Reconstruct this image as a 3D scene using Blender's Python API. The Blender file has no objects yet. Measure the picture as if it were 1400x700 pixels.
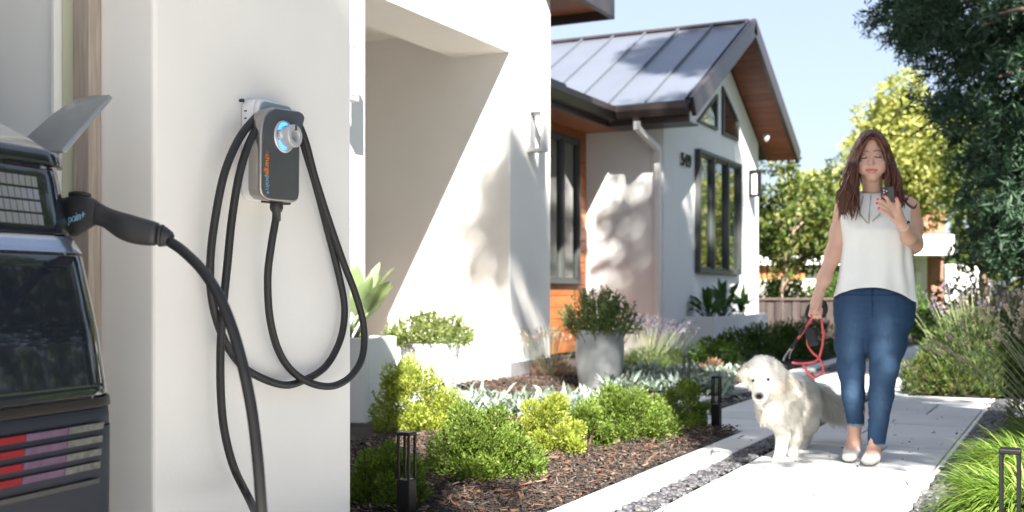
import bpy, bmesh, math, random
import numpy as np
from mathutils import Vector, Matrix
random.seed(7)
rng = np.random.default_rng(7)
SC = bpy.context.scene
COL = SC.collection

# ------------------------------------------------------------------ camera, sky, sun
F = 1550.0                      # focal length in photograph pixels (1400 wide)
YAW = math.atan2(775.0, 1550.0)
CAMZ = 0.84
cam_d = bpy.data.cameras.new('camera')
cam = bpy.data.objects.new('camera', cam_d)
COL.objects.link(cam)
cam.location = (0, 0, CAMZ)
cam.rotation_euler = (math.radians(90), 0, YAW)
cam_d.sensor_width = 36.0
cam_d.lens = F / 1400.0 * 36.0
cam_d.shift_y = 50.0 / 1400.0
cam_d.clip_end = 2000.0
cam_d.clip_start = 0.02
cam_d.dof.use_dof = True
cam_d.dof.focus_distance = 3.6
cam_d.dof.aperture_fstop = 3.8
SC.camera = cam

SUN = Vector((1.0, -1.8, 1.85)).normalized()      # direction towards the sun
world = bpy.data.worlds.new('World')
SC.world = world
world.use_nodes = True
wn = world.node_tree
bg = wn.nodes['Background']
sky = wn.nodes.new('ShaderNodeTexSky')
sky.sky_type = 'NISHITA'
sky.sun_disc = False
sky.sun_elevation = math.asin(SUN.z)
sky.sun_rotation = math.atan2(SUN.x, SUN.y)
sky.air_density = 1.0
sky.dust_density = 1.0
sky.ozone_density = 1.0
veil = wn.nodes.new('ShaderNodeMix'); veil.data_type = 'RGBA'        # thin even high haze over the whole sky
veil.inputs[0].default_value = 0.88
veil.inputs[7].default_value = (1.20, 1.40, 1.85, 1)
wn.links.new(sky.outputs[0], veil.inputs[6])
wn.links.new(veil.outputs[2], bg.inputs[0])
bg.inputs[1].default_value = 0.10
sun_d = bpy.data.lights.new('sun', 'SUN')
sun_d.energy = 5.0
sun_d.angle = math.radians(0.6)
sun_d.color = (1.0, 0.95, 0.87)
sun = bpy.data.objects.new('sun', sun_d)
COL.objects.link(sun)
sun.rotation_euler = SUN.to_track_quat('Z', 'Y').to_euler()
SC.view_settings.view_transform = 'Standard'
SC.view_settings.look = 'None'
SC.view_settings.exposure = 2.4
SC.view_settings.gamma = 1.0
SC.cycles.max_bounces = 8
SC.cycles.transparent_max_bounces = 8

# ------------------------------------------------------------------ measuring: photo pixels to places
FW = Vector((-math.sin(YAW), math.cos(YAW), 0))
RT = Vector((math.cos(YAW), math.sin(YAW), 0))
UP = Vector((0, 0, 1))
CAM = Vector((0, 0, CAMZ))
def ray(u, v): return FW + RT * ((u - 700) / F) + UP * ((400 - v) / F)
def pd(u, v, d): return CAM + ray(u, v) * d
def pX(u, v, X): r = ray(u, v); return CAM + r * (X / r.x)
def pY(u, v, Y): r = ray(u, v); return CAM + r * (Y / r.y)
def pZ(u, v, z=0.0): r = ray(u, v); return CAM + r * ((z - CAMZ) / r.z)

# ------------------------------------------------------------------ helpers: objects and tags
def tag(o, label=None, cat=None, group=None, kind=None):
    if label: o['label'] = label
    if cat: o['category'] = cat
    if group: o['group'] = group
    if kind: o['kind'] = kind
    return o
def empty(name, loc=(0, 0, 0), rz=0.0):
    o = bpy.data.objects.new(name, None)
    o.empty_display_size = 0.1
    COL.objects.link(o)
    o.location = loc
    o.rotation_euler = (0, 0, rz)
    return o
def place(name, me, mat=None, parent=None, smooth=False):
    """link a mesh whose coordinates are in world space; re-expressed in the parent's frame"""
    o = bpy.data.objects.new(name, me)
    COL.objects.link(o)
    if mat is not None and not me.materials:
        for m in (mat if isinstance(mat, (list, tuple)) else [mat]): me.materials.append(m)
    if smooth:
        me.polygons.foreach_set('use_smooth', np.ones(len(me.polygons), bool))
    if parent is not None:
        o.parent = parent
        M = wmat(parent).inverted()
        if M != Matrix.Identity(4): me.transform(M)
    return o
def wmat(o):
    M = o.matrix_basis.copy()
    while o.parent is not None:
        o = o.parent
        M = o.matrix_basis @ M
    return M
def copy_tree(o, parent=None):
    c = o.copy()
    COL.objects.link(c)
    if parent is not None: c.parent = parent
    for ch in [x for x in bpy.data.objects if x.parent is o]:
        copy_tree(ch, c)
    return c

class MB:
    def __init__(s): s.v = []; s.f = []; s.mi = []
    def add(s, vs, fs, mi=0):
        n = len(s.v)
        s.v += [tuple(p) for p in vs]
        s.f += [tuple(i + n for i in f) for f in fs]
        s.mi += [mi] * len(fs)
    def box(s, x0, x1, y0, y1, z0, z1, mi=0):
        vs = [(x0, y0, z0), (x1, y0, z0), (x1, y1, z0), (x0, y1, z0), (x0, y0, z1), (x1, y0, z1), (x1, y1, z1), (x0, y1, z1)]
        s.add(vs, [(0, 3, 2, 1), (4, 5, 6, 7), (0, 1, 5, 4), (1, 2, 6, 5), (2, 3, 7, 6), (3, 0, 4, 7)], mi)
        return s
    def obox(s, c, ax, ay, az, mi=0):
        """box from centre and three half-axis vectors"""
        c, ax, ay, az = map(Vector, (c, ax, ay, az))
        vs = [c + ax * i + ay * j + az * k for k in (-1, 1) for j, i in ((-1, -1), (-1, 1), (1, 1), (1, -1))]
        s.add(vs, [(0, 3, 2, 1), (4, 5, 6, 7), (0, 1, 5, 4), (1, 2, 6, 5), (2, 3, 7, 6), (3, 0, 4, 7)], mi)
        return s
    def prism(s, poly, off, mi=0):
        """closed planar polygon (3-D points) extruded by vector off"""
        off = Vector(off); n = len(poly)
        p = [Vector(q) for q in poly]
        s.add(p + [q + off for q in p],
              [tuple(range(n))[::-1], tuple(range(n, 2 * n))] + [(i, (i + 1) % n, n + (i + 1) % n, n + i) for i in range(n)], mi)
        return s
    def tube(s, pts, r, n=10, cap=True, mi=0):
        pts = [Vector(p) for p in pts]
        m = len(pts)
        rs = r if isinstance(r, (list, tuple, np.ndarray)) else [r] * m
        T = [(pts[min(i + 1, m - 1)] - pts[max(i - 1, 0)]).normalized() for i in range(m)]
        a = Vector((0, 0, 1)) if abs(T[0].z) < .9 else Vector((1, 0, 0))
        N = (a - T[0] * a.dot(T[0])).normalized()
        vs = []
        for i in range(m):
            N = N - T[i] * N.dot(T[i])
            if N.length < 1e-6: N = T[i].orthogonal()
            N.normalize()
            B = T[i].cross(N)
            for k in range(n):
                t = 2 * math.pi * k / n
                vs.append(pts[i] + (N * math.cos(t) + B * math.sin(t)) * rs[i])
        fs = [(i * n + k, i * n + (k + 1) % n, (i + 1) * n + (k + 1) % n, (i + 1) * n + k) for i in range(m - 1) for k in range(n)]
        if cap: fs += [tuple(range(n))[::-1], tuple(range((m - 1) * n, m * n))]
        s.add(vs, fs, mi)
        return s
    def lathe(s, prof, c=(0, 0, 0), ax=(0, 0, 1), n=32, mi=0, cap=True):
        """profile of (radius, height) along axis ax"""
        c = Vector(c); ax = Vector(ax).normalized(); N = ax.orthogonal().normalized(); B = ax.cross(N)
        vs = [c + ax * h + (N * math.cos(2 * math.pi * k / n) + B * math.sin(2 * math.pi * k / n)) * r for r, h in prof for k in range(n)]
        m = len(prof)
        fs = [(i * n + k, i * n + (k + 1) % n, (i + 1) * n + (k + 1) % n, (i + 1) * n + k) for i in range(m - 1) for k in range(n)]
        if cap: fs += [tuple(range(n))[::-1], tuple(range((m - 1) * n, m * n))]
        s.add(vs, fs, mi)
        return s
    def grid(s, P, mi=0, closed=False):
        """P: rows of points"""
        m, n = len(P), len(P[0])
        vs = [q for row in P for q in row]
        k = n if closed else n - 1
        s.add(vs, [(i * n + j, i * n + (j + 1) % n, (i + 1) * n + (j + 1) % n, (i + 1) * n + j) for i in range(m - 1) for j in range(k)], mi)
        return s
    def mesh(s, name):
        me = bpy.data.meshes.new(name)
        me.from_pydata(s.v, [], s.f)
        if any(s.mi): me.polygons.foreach_set('material_index', s.mi)
        return me
    def build(s, name, mat, parent=None, smooth=False, bevel=0.0, seg=2, solid=0.0, sub=0, angle=35):
        me = s.mesh(name)
        bm = bmesh.new(); bm.from_mesh(me)
        bmesh.ops.recalc_face_normals(bm, faces=bm.faces)
        bm.to_mesh(me); bm.free()
        o = place(name, me, mat, parent, smooth)
        if solid:
            md = o.modifiers.new('solid', 'SOLIDIFY'); md.thickness = solid; md.offset = -1
        if sub:
            md = o.modifiers.new('sub', 'SUBSURF'); md.levels = sub; md.render_levels = sub
        if bevel:
            md = o.modifiers.new('bevel', 'BEVEL'); md.width = bevel; md.segments = seg; md.limit_method = 'ANGLE'
            md.angle_limit = math.radians(angle); md.harden_normals = False
        return o

def npmesh(name, V, faces, colors=None):
    """faces: (N,3) or (N,4) int array"""
    me = bpy.data.meshes.new(name)
    V = np.asarray(V, np.float32); faces = np.asarray(faces, np.int32)
    nf, k = faces.shape
    me.vertices.add(len(V)); me.vertices.foreach_set('co', V.ravel())
    me.loops.add(nf * k); me.loops.foreach_set('vertex_index', faces.ravel())
    me.polygons.add(nf)
    me.polygons.foreach_set('loop_start', np.arange(0, nf * k, k, dtype=np.int32))
    if colors is not None:
        at = me.color_attributes.new('tint', 'FLOAT_COLOR', 'POINT')
        c = np.ones((len(V), 4), np.float32); c[:, :3] = colors
        at.data.foreach_set('color', c.ravel())
    me.update(calc_edges=True)
    return me

def spline(pts, n=8):
    """Catmull-Rom through points"""
    P = [Vector(p) for p in pts]
    P = [P[0] * 2 - P[1]] + P + [P[-1] * 2 - P[-2]]
    out = []
    for i in range(1, len(P) - 2):
        a, b, c, d = P[i - 1:i + 3]
        for k in range(n):
            t = k / n
            out.append(0.5 * ((2 * b) + (c - a) * t + (2 * a - 5 * b + 4 * c - d) * t * t + (3 * b - a - 3 * c + d) * t ** 3))
    out.append(P[-2])
    return out

# ------------------------------------------------------------------ materials
def _nt(name):
    m = bpy.data.materials.new(name)
    m.use_nodes = True
    nt = m.node_tree
    b = nt.nodes['Principled BSDF']
    return m, nt, b
def nd(nt, t, **kw):
    n = nt.nodes.new(t)
    for k, v in kw.items(): setattr(n, k, v)
    return n
def surf(name, col, rough=.6, var=.12, vs=3.0, bump=.0, bs=60.0, metal=0.0, coat=0.0, spec=.5, obj_var=0.0, stretch=None, dirt=0.0, dirtcol=(.1, .09, .08), bdist=.004):
    """plain surface: two-scale tone variation, fine relief"""
    m, nt, b = _nt(name); L = nt.links
    tc = nd(nt, 'ShaderNodeTexCoord'); mp = nd(nt, 'ShaderNodeMapping')
    L.new(tc.outputs['Object'], mp.inputs[0])
    if stretch: mp.inputs['Scale'].default_value = stretch
    n1 = nd(nt, 'ShaderNodeTexNoise'); n1.inputs['Scale'].default_value = vs; n1.inputs['Detail'].default_value = 6
    L.new(mp.outputs[0], n1.inputs['Vector'])
    mr = nd(nt, 'ShaderNodeMapRange'); mr.inputs[1].default_value = .3; mr.inputs[2].default_value = .7
    mr.inputs[3].default_value = 1 - var; mr.inputs[4].default_value = 1 + var
    L.new(n1.outputs['Fac'], mr.inputs[0])
    mx = nd(nt, 'ShaderNodeMix', data_type='RGBA', blend_type='MULTIPLY'); mx.inputs[0].default_value = 1
    mx.inputs[6].default_value = (*col, 1)
    L.new(mr.outputs[0], mx.inputs[7])
    out = mx.outputs[2]
    if obj_var:
        oi = nd(nt, 'ShaderNodeObjectInfo'); m2 = nd(nt, 'ShaderNodeMapRange')
        m2.inputs[3].default_value = 1 - obj_var; m2.inputs[4].default_value = 1 + obj_var
        L.new(oi.outputs['Random'], m2.inputs[0])
        x2 = nd(nt, 'ShaderNodeMix', data_type='RGBA', blend_type='MULTIPLY'); x2.inputs[0].default_value = 1
        L.new(out, x2.inputs[6]); L.new(m2.outputs[0], x2.inputs[7]); out = x2.outputs[2]
    if dirt:
        n3 = nd(nt, 'ShaderNodeTexNoise'); n3.inputs['Scale'].default_value = vs * .37; n3.inputs['Detail'].default_value = 9; n3.inputs['Roughness'].default_value = .65
        L.new(mp.outputs[0], n3.inputs['Vector'])
        m3 = nd(nt, 'ShaderNodeMapRange'); m3.inputs[1].default_value = .52; m3.inputs[2].default_value = .8; m3.inputs[4].default_value = dirt
        L.new(n3.outputs['Fac'], m3.inputs[0])
        x3 = nd(nt, 'ShaderNodeMix', data_type='RGBA'); x3.inputs[7].default_value = (*dirtcol, 1)
        L.new(m3.outputs[0], x3.inputs[0]); L.new(out, x3.inputs[6]); out = x3.outputs[2]
    L.new(out, b.inputs['Base Color'])
    b.inputs['Roughness'].default_value = rough
    b.inputs['Metallic'].default_value = metal
    b.inputs['Specular IOR Level'].default_value = spec
    if coat:
        b.inputs['Coat Weight'].default_value = coat; b.inputs['Coat Roughness'].default_value = .03
    if bump:
        n2 = nd(nt, 'ShaderNodeTexNoise'); n2.inputs['Scale'].default_value = bs; n2.inputs['Detail'].default_value = 5
        L.new(mp.outputs[0], n2.inputs['Vector'])
        bp = nd(nt, 'ShaderNodeBump'); bp.inputs['Strength'].default_value = bump; bp.inputs['Distance'].default_value = bdist
        L.new(n2.outputs['Fac'], bp.inputs['Height']); L.new(bp.outputs[0], b.inputs['Normal'])
    return m
def leafmat(name, c0, c1, c2=None, trans=.35, rough=.45, var=.25, pos=.5):
    """leaves: a tone for each leaf, light passing through"""
    m, nt, b = _nt(name); L = nt.links
    ge = nd(nt, 'ShaderNodeNewGeometry'); rp = nd(nt, 'ShaderNodeValToRGB')
    L.new(ge.outputs['Random Per Island'], rp.inputs[0])
    e = rp.color_ramp.elements
    e[0].color = (*c0, 1); e[1].color = (*c1, 1)
    if c2:
        x = e.new(pos); x.color = (*c1, 1); e[-1].color = (*c2, 1)
    tc = nd(nt, 'ShaderNodeTexCoord'); n1 = nd(nt, 'ShaderNodeTexNoise'); n1.inputs['Scale'].default_value = 5
    L.new(tc.outputs['Object'], n1.inputs['Vector'])
    mr = nd(nt, 'ShaderNodeMapRange'); mr.inputs[1].default_value = .3; mr.inputs[2].default_value = .7
    mr.inputs[3].default_value = 1 - var; mr.inputs[4].default_value = 1 + var
    L.new(n1.outputs['Fac'], mr.inputs[0])
    mx = nd(nt, 'ShaderNodeMix', data_type='RGBA', blend_type='MULTIPLY'); mx.inputs[0].default_value = 1
    L.new(rp.outputs[0], mx.inputs[6]); L.new(mr.outputs[0], mx.inputs[7])
    L.new(mx.outputs[2], b.inputs['Base Color'])
    b.inputs['Roughness'].default_value = rough
    b.inputs['Specular IOR Level'].default_value = .35
    tr = nd(nt, 'ShaderNodeBsdfTranslucent')
    br = nd(nt, 'ShaderNodeMix', data_type='RGBA', blend_type='MULTIPLY'); br.inputs[0].default_value = 1
    br.inputs[7].default_value = (1.25, 1.3, .7, 1)
    L.new(mx.outputs[2], br.inputs[6]); L.new(br.outputs[2], tr.inputs[0])
    ms = nd(nt, 'ShaderNodeMixShader'); ms.inputs[0].default_value = trans
    L.new(b.outputs[0], ms.inputs[1]); L.new(tr.outputs[0], ms.inputs[2])
    L.new(ms.outputs[0], nt.nodes['Material Output'].inputs[0])
    return m
def chipmat(name, cols, rough=.85, bump=.3, bs=90.):
    """pebbles and chips: one tone for each piece"""
    m, nt, b = _nt(name); L = nt.links
    ge = nd(nt, 'ShaderNodeNewGeometry'); rp = nd(nt, 'ShaderNodeValToRGB')
    L.new(ge.outputs['Random Per Island'], rp.inputs[0])
    e = rp.color_ramp.elements
    e[0].color = (*cols[0], 1); e[1].color = (*cols[-1], 1)
    for i, c in enumerate(cols[1:-1], 1): e.new(i / (len(cols) - 1)).color = (*c, 1)
    tc = nd(nt, 'ShaderNodeTexCoord'); n1 = nd(nt, 'ShaderNodeTexNoise'); n1.inputs['Scale'].default_value = bs; n1.inputs['Detail'].default_value = 4
    L.new(tc.outputs['Object'], n1.inputs['Vector'])
    mx = nd(nt, 'ShaderNodeMix', data_type='RGBA', blend_type='MULTIPLY'); mx.inputs[0].default_value = .5
    L.new(rp.outputs[0], mx.inputs[6]); L.new(n1.outputs['Color'], mx.inputs[7])
    L.new(mx.outputs[2], b.inputs['Base Color'])
    b.inputs['Roughness'].default_value = rough
    bp = nd(nt, 'ShaderNodeBump'); bp.inputs['Strength'].default_value = bump; bp.inputs['Distance'].default_value = .003
    L.new(n1.outputs['Fac'], bp.inputs['Height']); L.new(bp.outputs[0], b.inputs['Normal'])
    return m
def tintmat(name, rough=.5, sss=0.0, bump=.0, bs=200., spec=.4):
    m, nt, b = _nt(name); L = nt.links
    a = nd(nt, 'ShaderNodeVertexColor'); a.layer_name = 'tint'
    L.new(a.outputs[0], b.inputs['Base Color'])
    b.inputs['Roughness'].default_value = rough
    b.inputs['Specular IOR Level'].default_value = spec
    if sss:
        b.inputs['Subsurface Weight'].default_value = sss
        b.inputs['Subsurface Radius'].default_value = (.012, .005, .003)
        b.inputs['Subsurface Scale'].default_value = 1.0
    if bump:
        n2 = nd(nt, 'ShaderNodeTexNoise'); n2.inputs['Scale'].default_value = bs
        bp = nd(nt, 'ShaderNodeBump'); bp.inputs['Strength'].default_value = bump; bp.inputs['Distance'].default_value = .002
        L.new(n2.outputs['Fac'], bp.inputs['Height']); L.new(bp.outputs[0], b.inputs['Normal'])
    return m
def glassmat(name, tint=(.02, .035, .03), rough=.02, ior=2.5):
    """window pane seen from outside: dark room behind, strong reflection"""
    m, nt, b = _nt(name)
    b.inputs['Base Color'].default_value = (*tint, 1)
    b.inputs['Roughness'].default_value = rough
    b.inputs['IOR'].default_value = ior
    b.inputs['Specular IOR Level'].default_value = .8
    n2 = nd(nt, 'ShaderNodeTexNoise'); n2.inputs['Scale'].default_value = 1.3
    tc = nd(nt, 'ShaderNodeTexCoord'); nt.links.new(tc.outputs['Object'], n2.inputs['Vector'])
    bp = nd(nt, 'ShaderNodeBump'); bp.inputs['Strength'].default_value = .04; bp.inputs['Distance'].default_value = .05
    nt.links.new(n2.outputs['Fac'], bp.inputs['Height']); nt.links.new(bp.outputs[0], b.inputs['Normal'])
    return m
def emit(name, col, s):
    m, nt, b = _nt(name)
    b.inputs['Base Color'].default_value = (*col, 1)
    b.inputs['Emission Color'].default_value = (*col, 1)
    b.inputs['Emission Strength'].default_value = s
    return m
def woodmat(name, c0, c1, axis='Y', rough=.5, scale=9.0, obj_var=.15, bump=.15):
    """grain running along one axis, every board a little different"""
    m, nt, b = _nt(name); L = nt.links
    tc = nd(nt, 'ShaderNodeTexCoord'); mp = nd(nt, 'ShaderNodeMapping')
    s = {'X': (.06, 1, 1), 'Y': (1, .06, 1), 'Z': (1, 1, .06)}[axis]
    mp.inputs['Scale'].default_value = s
    oi = nd(nt, 'ShaderNodeObjectInfo'); ml = nd(nt, 'ShaderNodeMath', operation='MULTIPLY'); ml.inputs[1].default_value = 40
    L.new(oi.outputs['Random'], ml.inputs[0])
    L.new(tc.outputs['Object'], mp.inputs[0]); L.new(ml.outputs[0], mp.inputs['Location'])
    n1 = nd(nt, 'ShaderNodeTexNoise'); n1.inputs['Scale'].default_value = scale * 4; n1.inputs['Detail'].default_value = 8; n1.inputs['Distortion'].default_value = .6
    L.new(mp.outputs[0], n1.inputs['Vector'])
    rp = nd(nt, 'ShaderNodeValToRGB'); e = rp.color_ramp.elements
    e[0].position = .3; e[1].position = .72; e[0].color = (*c0, 1); e[1].color = (*c1, 1)
    L.new(n1.outputs['Fac'], rp.inputs[0])
    m2 = nd(nt, 'ShaderNodeMapRange'); m2.inputs[3].default_value = 1 - obj_var; m2.inputs[4].default_value = 1 + obj_var
    L.new(oi.outputs['Random'], m2.inputs[0])
    x2 = nd(nt, 'ShaderNodeMix', data_type='RGBA', blend_type='MULTIPLY'); x2.inputs[0].default_value = 1
    L.new(rp.outputs[0], x2.inputs[6]); L.new(m2.outputs[0], x2.inputs[7])
    L.new(x2.outputs[2], b.inputs['Base Color'])
    b.inputs['Roughness'].default_value = rough
    bp = nd(nt, 'ShaderNodeBump'); bp.inputs['Strength'].default_value = bump; bp.inputs['Distance'].default_value = .003
    L.new(n1.outputs['Fac'], bp.inputs['Height']); L.new(bp.outputs[0], b.inputs['Normal'])
    return m

M = {}
M['stucco'] = surf('stucco', (.80, .785, .755),   .85, .04, .9, .12, 120, dirt=.18, dirtcol=(.55, .52, .47))
M['stucco_cool'] = surf('painted_stucco', (.80, .80, .79), .85, .03, .8, .35, 90, dirt=.08, dirtcol=(.55, .54, .52))
M['plinth'] = surf('plinth', (.20, .20, .20), .85, .1, 5, .4, 70)
M['white_paint'] = surf('white_paint', (.80, .80, .79), .45, .03, 4, .05, 60)
M['lamp_metal'] = surf('lamp_metal', (.40, .40, .41), .4, .04, 8, 0)
M['garage_paint'] = surf('garage_paint', (.80, .81, .81), .5, .03, 2, .05, 50)
M['green_trim'] = surf('green_trim', (.52, .52, .38), .5, .06, 6, .05, 40)
M['jamb_wood'] = woodmat('jamb_wood', (.29, .24, .20), (.42, .36, .31), 'Z', .7, 22, .05, .3)
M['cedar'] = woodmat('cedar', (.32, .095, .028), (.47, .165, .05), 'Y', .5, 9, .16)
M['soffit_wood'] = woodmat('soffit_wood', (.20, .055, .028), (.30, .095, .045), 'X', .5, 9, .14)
M['bronze'] = surf('bronze_gutter', (.075, .06, .058), .38, .12, 3, .05, 30, metal=.55)
M['roof_metal'] = surf('roof_metal', (.15, .165, .20), .36, .08, 1.2, .06, 6, metal=.45, obj_var=.05)
M['window_frame'] = surf('window_frame', (.055, .06, .058), .45, .08, 6, 0)
M['pane'] = glassmat('pane')
M['black_metal'] = surf('black_metal', (.006, .006, .007), .45, .15, 20, .05, 200, spec=.3)
M['concrete'] = surf('concrete', (.40, .405, .41), .8, .06, 2.2, .25, 60, dirt=.25, dirtcol=(.30, .29, .28), obj_var=.06)
M['kerb'] = surf('kerb_concrete', (.48, .475, .465), .82, .06, 3, .3, 70, dirt=.3, dirtcol=(.28, .26, .24), obj_var=.05)
M['joint'] = surf('joint_sand', (.09, .085, .08), .95, .2, 10, .3, 80)
M['porch_tile'] = surf('porch_tile', (.56, .46, .37), .7, .08, 3, .1, 40)
M['drive'] = surf('driveway', (.50, .47, .43), .85, .08, 1.5, .3, 60)
M['soil'] = surf('soil', (.03, .022, .017), .95, .4, 14, 1.0, 40, dirt=.6, dirtcol=(.075, .045, .03), bdist=.02)
M['lawn'] = surf('lawn', (.055, .085, .025), .95, .4, 2, .8, 40, dirt=.5, dirtcol=(.12, .1, .05))
# ------------------------------------------------------------------ foliage helpers
def unit(a): return a / np.maximum(np.linalg.norm(a, axis=-1, keepdims=True), 1e-9)
def rdir(n): return unit(rng.normal(size=(n, 3)))
def leaf_arrays(C, D, Ln, W, fold=.3):
    C = np.asarray(C, float); D = unit(np.asarray(D, float)); n = len(C)
    Ln = np.broadcast_to(np.asarray(Ln, float), (n,))[:, None]; W = np.broadcast_to(np.asarray(W, float), (n,))[:, None]
    R = rdir(n); S = unit(np.cross(D, R)); N = np.cross(S, D)
    mid = C + D * Ln * .48
    V = np.stack([C, mid + S * W / 2 + N * W * fold, C + D * Ln - N * Ln * .08, mid - S * W / 2 + N * W * fold], 1).reshape(-1, 3)
    i = np.arange(n)[:, None] * 4
    Fc = np.concatenate([i + np.array([[0, 1, 2]]), i + np.array([[0, 2, 3]])], 0)
    return V, Fc
def blade_arrays(C, D, Ln, W, bend=.6, seg=4, side=None, g=(0, 0, -1), prof=None, cup=0.0):
    """curved tapering blades, bending under gravity"""
    C = np.asarray(C, float); D = unit(np.asarray(D, float)); n = len(C)
    Ln = np.broadcast_to(np.asarray(Ln, float), (n,)); W = np.broadcast_to(np.asarray(W, float), (n,)); bend = np.broadcast_to(np.asarray(bend, float), (n,))
    g = np.array(g, float)
    S = unit(np.cross(D, np.array([0, 0, 1.]) + rdir(n) * .15)) if side is None else unit(side)
    if prof is None: prof = [.55, 1, .85, .5, 0][:seg] + [0] if seg == 4 else list(np.sin(np.linspace(.25, 1, seg + 1) * math.pi))
    P = C.copy(); rows = []
    d = D.copy()
    for k in range(seg + 1):
        w = (W * prof[k] / 2)[:, None]
        up = np.cross(S, d)
        rows.append(P - S * w + up * w * cup); rows.append(P + S * w + up * w * cup)
        d = unit(d + g * (bend / seg)[:, None])
        P = P + d * (Ln / seg)[:, None]
    V = np.stack(rows, 1).reshape(-1, 3)
    m = 2 * (seg + 1)
    i = np.arange(n)[:, None] * m
    Fc = np.concatenate([i + np.array([[2 * k, 2 * k + 1, 2 * k + 3, 2 * k + 2]]) for k in range(seg)], 0)
    return V, Fc
def join(parts):
    V = []; Fs = []; o = 0
    for v, f in parts:
        V.append(v); Fs.append(f + o); o += len(v)
    return np.concatenate(V), np.concatenate(Fs)
def tubes_arrays(paths, radii, n=5):
    b = MB()
    for p, r in zip(paths, radii): b.tube(p, r, n, cap=False)
    return np.array(b.v), np.array([f for f in b.f], int)

def crown_points(centers, radii, per, shell=.55, squash=.8):
    C = []; D = []
    for c, r, k in zip(centers, radii, per):
        d = rdir(k); rad = r * (shell + (1 - shell) * rng.random(k)) ** .6
        p = np.array(c) + d * rad[:, None] * np.array([1, 1, squash])
        C.append(p); D.append(d)
    return np.concatenate(C), np.concatenate(D)

def tree(name, base, height, crown_c, crown_r, n_clump, per, leaf, mat, bark, label, cat='tree', group=None, trunk_r=.12, clump_r=(.35, .7),
         lean=(0, 0), droop=.2, hollow=.45, limbs=9, squash=.75, aspect=.5):
    """tapered trunk, limbs to the clumps, crown of leaf clumps; crown_c relative to base"""
    root = empty(name, base); tag(root, label, cat, group)
    base = Vector(base); cc = Vector(crown_c); cr = Vector(crown_r)
    cents = []
    while len(cents) < n_clump:
        d = Vector(rng.normal(size=3)).normalized()
        r = (hollow + (1 - hollow) * rng.random()) ** .7
        cents.append(base + cc + Vector((d.x * cr.x, d.y * cr.y, d.z * cr.z)) * r)
    radii = rng.uniform(*clump_r, n_clump)
    P, D = crown_points([tuple(c) for c in cents], radii, [int(per * (r / clump_r[1]) ** 2) + 8 for r in radii], squash=squash)
    D = unit(D * .6 + rdir(len(D)) * .8 + np.array([0, 0, -droop]))
    L = rng.uniform(.7, 1.25, len(P)) * leaf
    V, Fc = leaf_arrays(P, D, L, L * aspect)
    place('crown', npmesh('crown', V, Fc), mat, root)
    b = MB()
    top = base + cc + Vector((0, 0, cr.z * .3))
    mid = base + Vector((lean[0], lean[1], (cc.z - cr.z) * .8))
    tr = spline([base - Vector((0, 0, .1)), (base + mid) / 2 + Vector((.03, -.02, 0)), mid, (mid + top) / 2, top], 5)
    b.tube(tr, [trunk_r * (1.25 - 1.1 * i / (len(tr) - 1)) for i in range(len(tr))], 10)
    order = sorted(range(n_clump), key=lambda i: -radii[i])[:limbs]
    for i in order:
        s = tr[int(len(tr) * (.45 + .4 * rng.random()))]
        e = cents[i]
        m = (s + e) / 2 + Vector((0, 0, .12 * (e - s).length)) + Vector(rng.normal(size=3)) * .08
        q = spline([s, m, e], 5)
        b.tube(q, [trunk_r * (.42 - .36 * k / (len(q) - 1)) for k in range(len(q))], 6)
    b.build('trunk', bark, root, True)
    return root

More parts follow.
